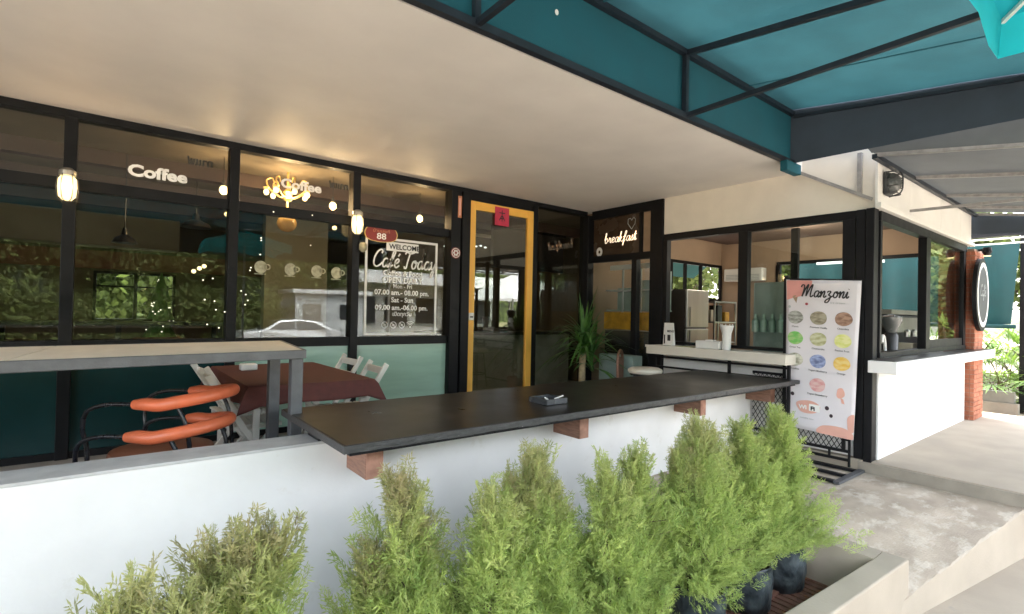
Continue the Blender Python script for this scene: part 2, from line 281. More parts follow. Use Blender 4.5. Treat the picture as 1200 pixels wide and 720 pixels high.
G = {  # hand-drawn script glyphs: (advance, strokes)
 'a': (.62, [[(.5, .42), (.38, .5), (.18, .44), (.08, .22), (.16, .02), (.32, .03), (.46, .22), (.52, .46), (.46, .14), (.54, .0), (.68, .12)]]),
 'b': (.58, [[(.0, .3), (.18, .7), (.22, .98), (.12, .96), (.1, .5), (.1, .06), (.28, .0), (.44, .2), (.4, .42), (.26, .46), (.14, .3)]]),
 'C': (.78, [[(.66, .78), (.7, .92), (.56, 1.0), (.3, .86), (.1, .5), (.12, .14), (.34, .0), (.6, .08), (.8, .24)]]),
 'd': (.64, [[(.48, .42), (.36, .5), (.16, .42), (.08, .2), (.16, .02), (.32, .04), (.48, .3), (.62, 1.0), (.5, .3), (.5, .04), (.66, .1)]]),
 'e': (.5, [[(.06, .2), (.3, .28), (.42, .42), (.3, .52), (.12, .38), (.1, .12), (.26, .0), (.5, .14)]]),
 'é': (.5, [[(.06, .2), (.3, .28), (.42, .42), (.3, .52), (.12, .38), (.1, .12), (.26, .0), (.5, .14)], [(.3, .68), (.44, .84)]]),
 'f': (.42, [[(.0, .1), (.2, .4), (.42, .86), (.36, 1.02), (.24, .86), (.16, .3), (.06, -.34), (.0, -.3), (.12, -.02), (.36, .14)], [(.02, .46), (.38, .5)]]),
 'i': (.32, [[(.0, .16), (.14, .48), (.1, .12), (.18, .0), (.34, .14)], [(.19, .68), (.2, .72)]]),
 'k': (.56, [[(.0, .2), (.2, .7), (.26, .98), (.16, .9), (.1, .0)], [(.12, .22), (.36, .46), (.16, .26), (.4, .0), (.56, .1)]]),
 'M': (1.25, [[(-.15, .78), (-.08, .94), (.1, .96), (.2, .7), (.1, .0)], [(.12, .05), (.36, .7), (.56, 1.0), (.5, .5), (.5, .04)], [(.52, .08), (.78, .72), (1.0, 1.0), (.94, .5), (.94, .1), (1.04, .0), (1.24, .14)]]),
 'n': (.66, [[(.0, .3), (.12, .48), (.12, .2), (.1, .0), (.2, .3), (.4, .5), (.46, .38), (.42, .08), (.52, .0), (.68, .14)]]),
 'o': (.56, [[(.34, .48), (.16, .42), (.08, .18), (.2, .0), (.38, .06), (.46, .3), (.36, .48), (.3, .4), (.42, .34), (.58, .4)]]),
 'r': (.42, [[(.0, .14), (.14, .5), (.16, .44), (.32, .42), (.26, .14), (.32, .0), (.44, .1)]]),
 's': (.44, [[(.0, .08), (.3, .5), (.22, .46), (.34, .2), (.22, .0), (.06, .06)], [(.3, .02), (.46, .12)]]),
 't': (.42, [[(.0, .14), (.22, .9), (.12, .16), (.2, .0), (.4, .12)], [(.02, .56), (.4, .6)]]),
 'T': (.72, [[(.05, .84), (.2, .98), (.5, .9), (.88, .98)], [(.48, .92), (.36, .4), (.3, .04), (.16, .0), (.12, .12)]]),
 'y': (.6, [[(.0, .34), (.1, .48), (.1, .2), (.2, .04), (.36, .16), (.5, .48), (.42, .0), (.28, -.4), (.12, -.38), (.24, -.1), (.62, .12)]]),
 'z': (.62, [[(.04, .4), (.18, .5), (.38, .46), (.22, .2), (.36, .16), (.42, -.06), (.26, -.38), (.0, -.4), (.06, -.22), (.34, -.06), (.64, .14)]]),
 ' ': (.35, []),
}
def script_text(body, h, pos, right, up, m, parent, wid=.09, slant=.2, sx=1, name='script_lettering', label=None, n_off=0.0, th=.0012):
    R_, U_ = Vector(right), Vector(up); N_ = R_.cross(U_); x = 0; mb = MB(); P0 = Vector(pos)
    for ch in body:
        adv, strokes = G[ch]
        for st in strokes:
            pts = spline([(x + px + slant * py, py, 0) for px, py in st], 6); L = []; Rr = []
            for i, p in enumerate(pts):
                t = (pts[min(i + 1, len(pts) - 1)] - pts[max(i - 1, 0)]); t = t.normalized() if t.length > 1e-6 else Vector((1, 0, 0)); nn = Vector((-t.y, t.x, 0))
                ww = wid * (.75 + .45 * abs(t.y)) / 2; L.append(p + nn * ww); Rr.append(p - nn * ww)
            vs = []
            for hh in (0.0, th):
                for q in L + Rr: vs.append(P0 + R_ * (q.x * h * sx) + U_ * (q.y * h) + N_ * (hh + n_off))
            k = len(L); fs = [(i + 2 * k, i + 1 + 2 * k, i + 1 + 3 * k, i + 3 * k) for i in range(k - 1)]
            fs += [(i, i + k, i + 1 + k, i + 1) for i in range(k - 1)] + [(i, i + 1, i + 1 + 2 * k, i + 2 * k) for i in range(k - 1)]
            mb.add(vs, fs)
        x += adv
    return mb.build(name, m, parent, label=label)
def point(name, loc, e, col=(1, .66, .35), r_=.04):
    l = bpy.data.lights.new(name, 'POINT'); l.energy = e; l.color = col; l.shadow_soft_size = r_; o = bpy.data.objects.new(name, l); COL.objects.link(o); o.location = loc; return o
FR = ((1, 0, 0), (0, 0, 1))          # right, up on a wall that faces the camera along -y
FB = ((0, -1, 0), (0, 0, 1))         # the same on a wall that faces -x

CZ = 3.14; FY = 5.96; FZ = .10        # ceiling height, facade plane, terrace floor
# ================================================================== SETTING
g = MB().box(-60, 90, -70, 60, -.9, -.5).build('street', M['street']); g['kind'] = 'structure'
g = MB().box(-60, 90, -70, -16.5, -.5, -.44).build('verge', M['grass']); g['kind'] = 'structure'
g = MB().prism([(-6, 3.38), (6.2, 3.38), (6.2, FY), (-6, FY)], -.5, FZ).build('terrace_floor', M['floor_tile']); g['kind'] = 'structure'
g = MB().prism([(6.2, .6), (11.3, .6), (11.3, 1.9), (11.3, 6), (6.2, 6)], -.5, 0).build('upper_pavement', M['concrete'], bevel=.012); g['kind'] = 'structure'
# front of the step: a thin facing proud of the slab, its shade put into the colour
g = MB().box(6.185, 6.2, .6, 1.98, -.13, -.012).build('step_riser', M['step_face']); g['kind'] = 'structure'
# ramp: a sheet that falls towards the planter corner, with a sloped kerb face
NX, NY = 34, 26; vs = []; 
def lerp(a, b, t): return a + (b - a) * t
for j in range(NY + 1):
    v_ = j / NY
    for i in range(NX + 1):
        u_ = i / NX
        p0 = (lerp(4.08, 6.185, u_), lerp(1.052, .735, u_)); p1 = (lerp(4.19, 6.185, u_), 3.2)
        x_, y_ = lerp(p0[0], p1[0], v_), lerp(p0[1], p1[1], v_)
        drop = max(0, 1 - v_ / .30) ** 1.2 * (1 - u_) ** 1.1
        z_ = lerp(-.124, -.36, drop) + .004 * math.sin(x_ * 9 + y_ * 5) * (1 - v_) + (.006 * (random.random() - .5) if 0 < i < NX else 0)
        vs.append((x_ + (random.random() - .5) * .0, y_ + (.018 * (random.random() - .5) if j == 0 and 0 < i < NX else 0), z_))
fs = [(j * (NX + 1) + i, j * (NX + 1) + i + 1, (j + 1) * (NX + 1) + i + 1, (j + 1) * (NX + 1) + i) for j in range(NY) for i in range(NX)]
o = MB().add(vs, fs).build('entrance_ramp', M['ramp'], smooth=True); o['kind'] = 'structure'
top = [vs[i] for i in range(NX + 1)]; kb = [(lerp(3.98, 6.2, i / NX), lerp(1.055, .70, i / NX), -.5) for i in range(NX + 1)]
kb2 = [(lerp(4.05, 6.19, i / NX), lerp(1.053, .722, i / NX), top[i][2] - .012) for i in range(NX + 1)]
vv = top + kb2 + kb; n_ = NX + 1
o = MB().add(vv, [(n_ + i, n_ + i + 1, i + 1, i) for i in range(NX)] + [(2 * n_ + i, 2 * n_ + i + 1, n_ + i + 1, n_ + i) for i in range(NX)]).build('ramp_kerb', M['rim'], smooth=False); o['kind'] = 'structure'
bo = MB().lathe([(.012, 0), (.012, .05), (.016, .05), (.016, .06)], (5.95, .80, -.5), 8).build('anchor_bolt', M['steel_black']); setp(bo, 'rusty bolt stub sticking up beside the ramp kerb', 'bolt')
# planter trough
pl = thing('planter', 'low cement planter trough holding the row of potted cypresses', 'planter', (1, 1.2, -.5))
MB().prism([(-3.2, 1.41), (4.2, 1.04), (4.2, 1.19), (4.025, 1.19), (-3.2, 1.62)], -.5, -.12).build('front_kerb', M['rim'], pl, bevel=.01)
MB().prism([(4.025, 1.19), (4.2, 1.19), (4.2, 3.1), (4.025, 3.1)], -.5, -.121).build('end_kerb', M['rim'], pl)
MB().prism([(-3.2, 1.62), (4.025, 1.19), (4.025, 3.1), (-3.2, 3.1)], -.5, -.45).build('bed', M['soil'], pl)
for i in range(46):                                           # slatted clay floor under the pots
    x_ = 1.3 + i * .06
    MB().box(x_, x_ + .042, 1.45 - (x_ - 1.2) * .05, 2.25, -.45, -.42 + random.random() * .004).build('slat', M['red_slat'], pl)
MB().box(1.3, 4.0, 1.62, 1.655, -.42, -.405).build('spine', M['red_slat'], pl)
MB().box(1.3, 4.0, 1.92, 1.955, -.42, -.405).build('spine', M['red_slat'], pl)

# ---- building shell
shell = thing('cafe_building', 'cafe building with a broad beige porch ceiling over its glass front', 'building', (0, 6, 0))
MB().box(-6, 6.30, 2.60, FY + .1, CZ, CZ + .9).build('porch_ceiling', M['ceiling'], shell)
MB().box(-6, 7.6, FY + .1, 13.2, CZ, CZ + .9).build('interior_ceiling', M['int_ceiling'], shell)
MB().box(6.31, 10.5, 1.90, FY + .1, CZ, CZ + .12).build('booth_ceiling', M['ceiling'], shell)
MB().box(-6, 7.6, FY + .1, 13.2, -.5, .1).build('interior_floor', M['floor_tile'], shell)
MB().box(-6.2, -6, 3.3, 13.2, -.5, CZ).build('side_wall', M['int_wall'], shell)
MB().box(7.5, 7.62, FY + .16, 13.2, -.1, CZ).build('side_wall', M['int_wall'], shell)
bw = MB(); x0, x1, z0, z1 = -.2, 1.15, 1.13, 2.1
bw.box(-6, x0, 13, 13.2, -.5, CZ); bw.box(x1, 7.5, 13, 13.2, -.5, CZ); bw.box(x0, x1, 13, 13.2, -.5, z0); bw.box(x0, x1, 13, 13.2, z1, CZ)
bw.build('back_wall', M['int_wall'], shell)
wn = MB(); wn.box(x0, x1, 12.95, 13.05, z0 - .02, z0 + .04); wn.box(x0, x1, 12.95, 13.05, z1 - .04, z1 + .01); wn.box(x0, x0 + .05, 12.95, 13.05, z0, z1); wn.box(x1 - .05, x1, 12.95, 13.05, z0, z1); wn.box(.44, .50, 12.95, 13.05, z0, z1); wn.box(x0, x1, 12.96, 13.04, 1.8, 1.83)
wf = wn.build('back_window', M['black'], shell); MB().box(x0 + .05, x1 - .05, 12.99, 13.0, z0 + .04, z1 - .04).build('pane', M['glass'], wf)
MB().box(-6, 4.2, 12.9, 12.98, 2.15, 2.5).build('wall_band', mat('red_brown_band', (.16, .06, .03), .7), shell)
MB().box(-2.5, 1.1, 11.9, 12.5, 2.52, 3.1).build('bulkhead', M['int_panel'], shell)
MB().box(2.0, 3.0, 9.0, 9.2, .1, CZ).build('partition', M['int_panel'], shell)
MB().box(4.0, 7.4, 8.6, 8.75, .1, CZ).build('partition', M['int_wall'], shell)
for y_ in (7.2, 8.6, 10.2): MB().box(-6, 7.5, y_, y_ + .14, CZ - .16, CZ).build('ceiling_beam', M['booth_dark'], shell)
for k in range(3): MB().tube([(-6, 7.9 + .16 * k, 2.86 + .05 * k), (7.4, 7.9 + .16 * k, 2.86 + .05 * k)], .012, 6).build('conduit', M['cream_paint'], shell)

# ---- shopfront
sf = thing('glass_shopfront', 'black framed glass front of the cafe between low wall and yellow door', 'shopfront', (1, FY, 0))
sf_m = [-1.55, -.27, 1.006, 2.29, 3.60]
MB().box(-6, 6.2, FY - .06, FY + .07, 3.07, CZ - .002).build('top_rail', M['black'], sf, bevel=.004)
MB().box(-6, 3.57, FY - .05, FY + .06, 2.445, 2.545).build('transom', M['black'], sf, bevel=.004)
MB().box(-6, 3.57, FY - .055, FY + .065, 1.03, 1.13).build('sill', M['black'], sf, bevel=.004)
MB().box(-6, 3.57, FY - .05, FY + .05, .1, .16).build('bottom_rail', M['black'], sf)
for x_ in [-2.83, -1.55, -.27, 1.006, 2.29]: MB().box(x_ - .045, x_ + .045, FY - .075, FY + .08, FZ, 3.071).build('mullion', M['black'], sf, bevel=.004)
for i, x_ in enumerate([-2.83, -1.55, -.27, 1.006, 2.29]):
    xa, xb = x_ + .045, (x_ + 1.28 - .045 if i < 4 else 3.57)
    MB().box(xa, xb, FY - .004, FY + .004, 1.13, 2.445).build('lower_pane', M['glass'], sf)
    MB().box(xa, xb, FY - .004, FY + .004, 2.545, 3.07).build('upper_pane', M['glass'], sf)
    MB().box(xa, xb, FY - .02, FY + .02, .16, 1.03).build('base_panel', M['dark_teal'] if i < 3 else M['mint'], sf, label='frosted base panel coloured dark teal for its dark reflections' if i < 3 else 'pale mint frosted base panel')
MB().box(3.572, 3.72, FY - .10, FY + .08, FZ, 3.071).build('door_post', M['black'], sf, bevel=.006)
MB().box(3.735, 3.862, FY - .12, FY + .08, FZ, 3.071).build('door_post', M['black'], sf, bevel=.006)
MB().box(3.864, 5.012, FY - .06, FY + .08, 2.985, 3.069).build('door_head', M['black'], sf)
MB().box(5.016, 5.11, FY - .075, FY + .08, FZ, 3.071).build('mullion', M['black'], sf, bevel=.004)
MB().box(5.11, 6.16, FY - .004, FY + .004, .2, 3.07).build('tall_pane', M['glass'], sf)
MB().box(5.11, 6.16, FY - .05, FY + .05, .1, .2).build('bottom_rail', M['black'], sf)
MB().box(6.16, 6.30, FY - .12, FY + .08, FZ, 3.071).build('corner_post', M['black'], sf, bevel=.006)
# stickers on the glass: parts of the shopfront
text('Coffee', .105, (.13, FY - .012, 2.655), *FR, M['white_vinyl'], sf, bold=.06, sx=1.18, label='white Coffee lettering on the glass')
text('กาแฟ', .072, (.825, FY + .03, 2.86), *FR, M['ink'], sf, bold=.05, mirror=True, label='dark mirrored Thai lettering high on the pane')
text('กาแฟ', .072, (2.22, FY + .03, 2.86), *FR, M['ink'], sf, bold=.05, mirror=True, label='dark mirrored Thai lettering beside the chandelier')
text('Coffee', .10, (1.46, FY - .012, 2.765), *FR, M['white_vinyl'], sf, bold=.05, sx=1.15, label='white lettering in front of the chandelier')
# welcome panel
wy = FY - .012
wm = MB(); a, b, z0, z1 = 2.43, 3.42, 1.115, 2.345; t_ = .03
wm.box(a, b, wy, wy + .002, z1 - t_, z1); wm.box(a, b, wy, wy + .002, z0 + .03, z0 + .03 + t_); wm.box(a, a + t_, wy, wy + .002, z0 + .03 + t_, z1 - t_); wm.box(b - t_, b, wy, wy + .002, z0 + .03 + t_, z1 - t_)
wm.build('printed_border', M['white_vinyl'], sf, label='white square border of the opening hours')
MB().box(2.70, 3.14, wy, wy + .002, 2.19, 2.30).build('welcome_strip', M['white_vinyl'], sf)
text('WELCOME', .062, (2.735, wy - .003, 2.214), *FR, M['ink'], sf, bold=.03, sx=1.0)
script_text('Café Today', .21, (2.52, wy - .001, 1.985), *FR, M['white_vinyl'], sf, wid=.105, sx=.72)
text('Coffee & Food', .065, (2.93, wy, 1.885), *FR, M['white_vinyl'], sf, bold=.03, align='CENTER')
text('OPEN DAILY', .07, (2.93, wy, 1.795), *FR, M['white_vinyl'], sf, bold=.03, align='CENTER')
text('Mon - Fri', .05, (2.93, wy, 1.73), *FR, M['white_vinyl'], sf, bold=.02, align='CENTER')
text('07.00 am.- 08.00 pm.', .062, (2.93, wy, 1.645), *FR, M['white_vinyl'], sf, bold=.035, align='CENTER', sx=1.02)
text('Sat - Sun', .062, (2.93, wy, 1.553), *FR, M['white_vinyl'], sf, bold=.03, align='CENTER')
text('09.00 am.-06.00 pm.', .062, (2.93, wy, 1.457), *FR, M['white_vinyl'], sf, bold=.035, align='CENTER', sx=1.02)
text('เปิดทุกวัน', .05, (2.93, wy, 1.383), *FR, M['white_vinyl'], sf, bold=.02, align='CENTER')
AX, AZ = Vector((1, 0, 0)), Vector((0, 0, 1))
for k in range(3):
    ic = MB(); c_ = (2.70 + .115 * k, wy, 1.27); ic.ring(c_, .034, .042, AX, AZ, .001); ic.bar((c_[0] - .028, wy, c_[2] - .028 * (-1)), (c_[0] + .028, wy, c_[2] - .028), .008, .002, up=(0, 1, 0))
    ic.disc(c_, .015, .013, AX, AZ, .001, 12); ic.build('round_icon', M['white_vinyl'], sf)
wi = MB(); c_ = (3.045, wy, 1.245)
for r_ in (.025, .045, .065): wi.ring(c_, r_, r_ + .009, AX, AZ, .001, 14, a0=math.radians(45), a1=math.radians(135))
wi.disc(c_, .009, .009, AX, AZ, .001, 12); wi.build('wifi_icon', M['white_vinyl'], sf)
for x_, z_ in ((1.283, 1.881), (1.584, 1.875), (1.868, 1.875), (2.091, 1.87)):
    cp = MB(); cp.disc((x_, wy, z_), .062, .068, AX, AZ, .002, 20); cp.ring((x_ + .065, wy, z_ + .005), .02, .032, AX, AZ, .002, 16); cp.box(x_ - .06, x_ + .05, wy, wy + .002, z_ - .078, z_ - .068)
    cp.build('cup_sticker', M['cup_vinyl'], sf)
dt = MB()
for k in range(20):
    x_, z_ = random.choice(((random.uniform(1.1, 2.2), random.uniform(2.0, 2.2)), (random.uniform(1.3, 1.95), random.uniform(2.40, 2.52)), (random.uniform(.75, .97), random.uniform(1.2, 2.0)), (random.uniform(1.1, 1.2), random.uniform(1.2, 1.9))))
    dt.disc((x_, wy - .07, z_) if 2.4 < z_ else (x_, wy, z_), .007, .007, AX, AZ, .002, 8)
dt.build('dots_and_sparkles', M['spark'], sf, kind='stuff', label='tiny glowing dots, sticker dots over the cups and painted sparkles of light')  # sticker dots and painted-in sparkles, all made as glowing discs
# sign things
hp = thing('house_number_plaque', 'dark red scalloped plaque with white 88 on the window corner', 'plaque', (2.62, FY - .03, 2.38))
q = MB(); pts = []
for k in range(32):
    an = k * 2 * math.pi / 32; rr = 1 + .07 * math.cos(4 * an); pts.append((.19 * max(-1, min(1, 1.25 * math.cos(an))) * rr, .088 * max(-1, min(1, 1.25 * math.sin(an))) * rr))
def plate(pts, y0, th, cx, cz, s=1): return MB().add([(cx + p[0] * s, y, cz + p[1] * s) for y in (y0, y0 - th) for p in pts], [tuple(range(len(pts)))[::-1], tuple(range(len(pts), 2 * len(pts)))] + [(k, (k + 1) % len(pts), len(pts) + (k + 1) % len(pts), len(pts) + k) for k in range(len(pts))])
plate(pts, FY - .024, .008, 2.62, 2.38, 1.06).build('rim', M['gold'], hp); plate(pts, FY - .028, .01, 2.62, 2.38, 1).build('plate', M['red_plaque'], hp)
text('88', .075, (2.62, FY - .040, 2.315), *FR, M['white_vinyl'], hp, bold=.02, align='CENTER', sx=1.2)
text('บ้านเลขที่', .04, (2.62, FY - .040, 2.395), *FR, M['orange_paper'], hp, align='CENTER', sx=1.1)
fl = MB()
for k in range(5): fl.disc((2.62 + (k - 2) * .028, FY - .034, 2.458 + .008 * (2 - abs(k - 2))), .016, .02, AX, AZ, .003, 10)
fl.build('crest', M['white_vinyl'], hp)
rs = thing('round_sticker', 'round red and white emblem sticker on the black post left of the yellow door', 'sticker', (3.645, FY - .105, 2.234))
MB().disc((3.645, FY - .101, 2.234), .075, .075, AX, AZ, -.003).build('disc', M['red_plaque'], rs); MB().ring((3.645, FY - .106, 2.234), .055, .064, AX, AZ, -.001).build('ring', M['white_vinyl'], rs)
em = MB()
for k in range(6): an = k * math.pi / 3; em.disc((3.645 + .03 * math.cos(an), FY - .1065, 2.234 + .03 * math.sin(an)), .012, .016, AX, AZ, -.001, 8)
em.build('emblem', M['white_vinyl'], rs)
os_ = thing('paper_strip', 'narrow orange paper strip pasted high on the black door post', 'paper strip', (3.70, FY - .12, 2.87))
MB().box(3.665, 3.722, FY - .105, FY - .101, 2.71, 3.0).build('paper', M['orange_paper'], os_); MB().box(3.68, 3.707, FY - .107, FY - .1055, 2.74, 2.97).build('printed_column', M['salmon_print'], os_)

# ---- yellow door
dr = thing('yellow_door', 'tall glass door in a bright yellow frame', 'door', (4.43, FY, FZ))
yy0, yy1 = FY - .09, FY - .03
MB().box(3.868, 3.968, yy0, yy1, .12, 2.975).build('stile', M['yellow'], dr, bevel=.005); MB().box(4.905, 5.008, yy0, yy1, .12, 2.975).build('stile', M['yellow'], dr, bevel=.005)
MB().box(3.970, 4.903, yy0 + .002, yy1, 2.86, 2.974).build('top_rail', M['yellow'], dr, bevel=.004); MB().box(3.970, 4.903, yy0 + .002, yy1, .12, .25).build('bottom_rail', M['yellow'], dr, bevel=.004)
MB().box(3.969, 4.904, FY - .064, FY - .056, .25, 2.86).build('pane', M['door_glass'], dr)
lk = MB().box(3.875, 3.955, yy0 - .018, yy0 - .001, 1.34, 1.44).build('lock_plate', M['plastic_white'], dr, bevel=.004); MB().box(3.892, 3.94, yy0 - .021, yy0 - .018, 1.375, 1.395).build('lock_slot', M['ink'], lk)
rp = thing('red_paper_charm', 'square pink-red paper charm pasted over the top rail of the yellow door', 'paper charm', (4.41, yy0, 2.82))
MB().box(4.285, 4.535, yy0 - .004, yy0 - .001, 2.69, 2.95).build('paper', M['red_paper'], rp)
kk = MB()
for a, b in (((4.41, 2.91), (4.41, 2.75)), ((4.36, 2.87), (4.46, 2.87)), ((4.36, 2.76), (4.40, 2.83)), ((4.46, 2.76), (4.42, 2.83)), ((4.37, 2.79), (4.45, 2.79))): kk.bar((a[0], yy0 - .005, a[1]), (b[0], yy0 - .005, b[1]), .014, .002, up=(0, 1, 0))
kk.build('brush_mark', M['dark_dot'], rp)

# ---- breakfast window (return of the shopfront, faces left)
BX = 6.30
bf = thing('breakfast_window', 'black framed return window with a brown breakfast sign board above glass', 'window', (BX, 5.2, 0))
MB().box(BX - .06, BX + .06, 4.68, FY - .12, 3.0, CZ - .003).build('top_rail', M['black'], bf)
MB().box(BX - .05, BX + .05, 4.68, FY - .12, 2.30, 2.40).build('transom', M['black'], bf)
MB().box(BX - .07, BX + .07, 4.46, 4.675, FZ, CZ - .004).build('end_post', M['black'], bf, bevel=.006)
MB().box(BX - .05, BX + .05, 4.93, 5.02, .25, 2.30).build('mullion', M['black'], bf)
MB().box(BX - .05, BX + .05, 4.84, 4.89, 2.40, 3.0).build('mullion', M['black'], bf)
MB().box(BX - .04, BX + .04, 4.68, FY - .12, .1, .25).build('bottom_rail', M['black'], bf)
MB().box(BX - .012, BX + .012, 4.89, FY - .12, 2.40, 3.0).build('sign_board', M['chalk_brown'], bf, label='dark brown board lettered breakfast')
MB().box(BX - .01, BX + .01, 4.68, 4.84, 2.40, 3.0).build('tan_board', M['tan'], bf)
MB().box(BX - .004, BX + .004, 5.02, FY - .12, .25, 2.30).build('pane', M['booth_glass'], bf); MB().box(BX - .004, BX + .004, 4.68, 4.93, .25, 2.30).build('pane', M['booth_glass'], bf)
script_text('breakfast', .155, (BX - .016, 5.60, 2.60), *FB, M['neon'], bf, wid=.075, slant=.12, sx=.90, name='breakfast_lettering')
MB().bar((BX - .018, 4.985, 2.66), (BX - .018, 4.98, 2.61), .012, .003, up=(1, 0, 0)).build('lettering_dot', M['neon'], bf)
AY = Vector((0, -1, 0))
MB().ring((BX - .014, 5.71, 2.47), .025, .075, AY, AZ, -.004, sx=.85).build('ring_sticker', M['white_vinyl'], bf)
hm = MB(); hp_ = [(0, -.09), (-.09, .0), (-.085, .07), (-.03, .08), (0, .045), (.05, .09), (.09, .05), (.08, -.01), (0, -.09)]
for a, b in zip(hp_, hp_[1:]): hm.bar((BX - .016, 5.06 - a[0] * .8, 2.86 + a[1]), (BX - .016, 5.06 - b[0] * .8, 2.86 + b[1]), .009, .002, up=(1, 0, 0))
hm.build('chalk_heart', M['kiosk'], bf)

# ---- serving booth
bt = thing('serving_booth', 'white corner serving booth with black framed windows and white ledges', 'booth', (8.2, 3.4, 0))
def bx(name, m, *a, **k): return MB().box(*a).build(name, m, bt, **k)
bx('front_fascia', M['cream_paint'], 6.26, 6.36, 1.86, 4.456, 2.622, CZ + .75)
bx('front_header', M['black'], 6.25, 6.36, 2.02, 4.456, 2.53, 2.618, bevel=.003)
bx('window_sill', M['black'], 6.25, 6.36, 2.02, 4.456, 1.062, 1.10)
bx('front_base_wall', M['white_paint'], 6.30, 6.38, 2.02, 4.456, 0, .93)
for a, b in ((4.39, 4.456), (3.22, 3.34), (2.05, 2.17)): bx('window_stile', M['black'], 6.245, 6.34, a, b, 1.10, 2.53, bevel=.003)
bx('front_pane', M['glass'], 6.30, 6.307, 2.17, 3.22, 1.10, 2.53)
bx('inner_stile', M['steel_black'], 6.42, 6.47, 2.70, 2.78, 1.10, 2.53)
bx('corner_post', M['black'], 6.20, 6.335, 1.862, 1.94, -.11, 2.618, bevel=.006); bx('corner_post', M['black'], 6.225, 6.33, 1.95, 2.035, -.11, 2.617, bevel=.006)
bx('side_base_wall', M['white_wall'], 6.345, 10.06, 1.85, 1.93, 0, .93)
bx('side_sill', M['black'], 6.345, 10.06, 1.84, 1.94, 1.06, 1.115)
bx('side_header', M['black'], 6.34, 10.10, 1.842, 1.94, 2.50, 2.60, bevel=.003)
for a, b in ((6.345, 6.40), (8.02, 8.19), (9.94, 10.06)): bx('window_stile', M['black'], a, b, 1.845, 1.935, 1.115, 2.50, bevel=.003)
bx('side_pane', M['glass'], 8.19, 9.94, 1.872, 1.879, 1.22, 2.50)
bx('pane_rail', M['steel_black'], 8.19, 9.94, 1.86, 1.90, 1.115, 1.22)
bx('drip_moulding', M['white_paint'], 6.18, 10.35, 1.80, 1.852, 2.605, 2.66, bevel=.004)
for a, b in ((6.20, 7.275), (7.285, 8.595), (8.605, 9.65), (9.66, 10.3)): bx('fascia_panel', M['white_paint'], a, b, 1.835, 1.86, 2.662, 3.10, bevel=.003)
bx('side_fascia_core', M['white_paint'], 6.36, 10.3, 1.861, 1.93, 2.60, CZ + .1)
bx('edge_strip', M['steel_black'], 10.062, 10.115, 1.86, 1.95, 0, 2.5)
# ledges
bx('front_ledge', M['cream_paint'], 5.86, 6.298, 2.575, 4.43, .935, 1.05, bevel=.006); bx('ledge_lip', M['cream_paint'], 5.85, 5.862, 2.57, 4.44, 1.025, 1.055)
bx('side_ledge', M['white_wall'], 6.0, 10.62, 1.60, 1.845, .93, 1.05, bevel=.006); bx('ledge_top_sheet', M['counter'], 6.05, 10.58, 1.63, 1.838, 1.051, 1.056)
# interior of the booth
bi = MB(); bi.box(6.37, 8.55, FY - .02, FY + .1, 0, CZ); bi.box(8.55, 10.45, FY - .02, FY + .1, 0, 1.80); bi.box(8.55, 10.45, FY - .02, FY + .1, 2.55, CZ); bi.box(10.40, 10.5, 4.75, FY, 0, CZ)
bi.box(10.40, 10.5, 1.95, 4.75, 0, 1.0); bi.box(10.40, 10.5, 1.95, 4.75, 2.56, CZ); bi.build('inner_wall', M['booth_wall'], bt)
bx('booth_floor', M['floor_tile'], 6.40, 10.4, 1.95, FY, 0.002, .03)
fw = MB(); fw.box(8.55, 10.4, FY - .04, FY, 1.78, 1.84); fw.box(8.55, 10.4, FY - .04, FY, 2.5, 2.56)
for x_ in (8.58, 9.05, 9.6, 10.36): fw.box(x_ - .03, x_ + .03, FY - .05, FY, 1.84, 2.5)
fw.build('rear_window_frame', M['black'], bt)
fw = MB(); fw.box(10.36, 10.42, 1.95, 4.75, 1.0, 1.06); fw.box(10.36, 10.42, 1.95, 4.75, 2.50, 2.56)
for y_ in (2.0, 3.55, 4.72): fw.box(10.35, 10.42, y_ - .04, y_ + .04, 1.06, 2.5)
fw.build('end_window_frame', M['black'], bt)
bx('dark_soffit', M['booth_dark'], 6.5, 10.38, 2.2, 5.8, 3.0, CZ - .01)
bx('work_counter', M['steel'], 6.45, 10.2, 1.96, 2.55, .95, 1.0)

# booth equipment
fr = thing('fridge', 'tall stainless fridge inside the booth behind the ledge', 'fridge', (7.4, 4.9, .03))
MB().box(7.08, 7.70, 4.64, 5.25, .05, 1.88).build('cabinet', M['fridge_side'], fr); MB().box(7.085, 7.695, 4.60, 4.638, 1.28, 1.875).build('upper_door', M['steel'], fr, bevel=.008); MB().box(7.085, 7.695, 4.60, 4.638, .08, 1.26).build('lower_door', M['steel'], fr, bevel=.008)
MB().bar((7.13, 4.57, 1.30), (7.13, 4.57, 1.6), .02).build('handle', M['steel'], fr); MB().bar((7.13, 4.57, .95), (7.13, 4.57, 1.24), .02).build('handle', M['steel'], fr)
ac = thing('air_conditioner', 'white split air conditioner high on the terracotta booth wall', 'air conditioner', (10.3, 5.3, 2.2))
MB().box(10.18, 10.38, 4.95, 5.75, 2.2, 2.46).build('casing', M['plastic_white'], ac, bevel=.02)
for k in range(4): MB().box(10.172, 10.182, 5.0, 5.7, 2.225 + .03 * k, 2.24 + .03 * k).build('vent_slat', M['kiosk'], ac)
sh = thing('wire_shelf', 'light metal shelf unit right of the booth fridge', 'shelf', (8.3, 4.9, .03))
for z_ in (1.0, 1.35, 1.70): MB().box(8.05, 8.75, 4.7, 5.05, z_, z_ + .025).build('shelf_board', M['steel'], sh)
for x_ in (8.06, 8.74): MB().bar((x_, 4.71, .03), (x_, 4.71, 1.72), .025).build('upright', M['steel'], sh); MB().bar((x_, 5.04, .03), (x_, 5.04, 1.72), .025).build('upright', M['steel'], sh)
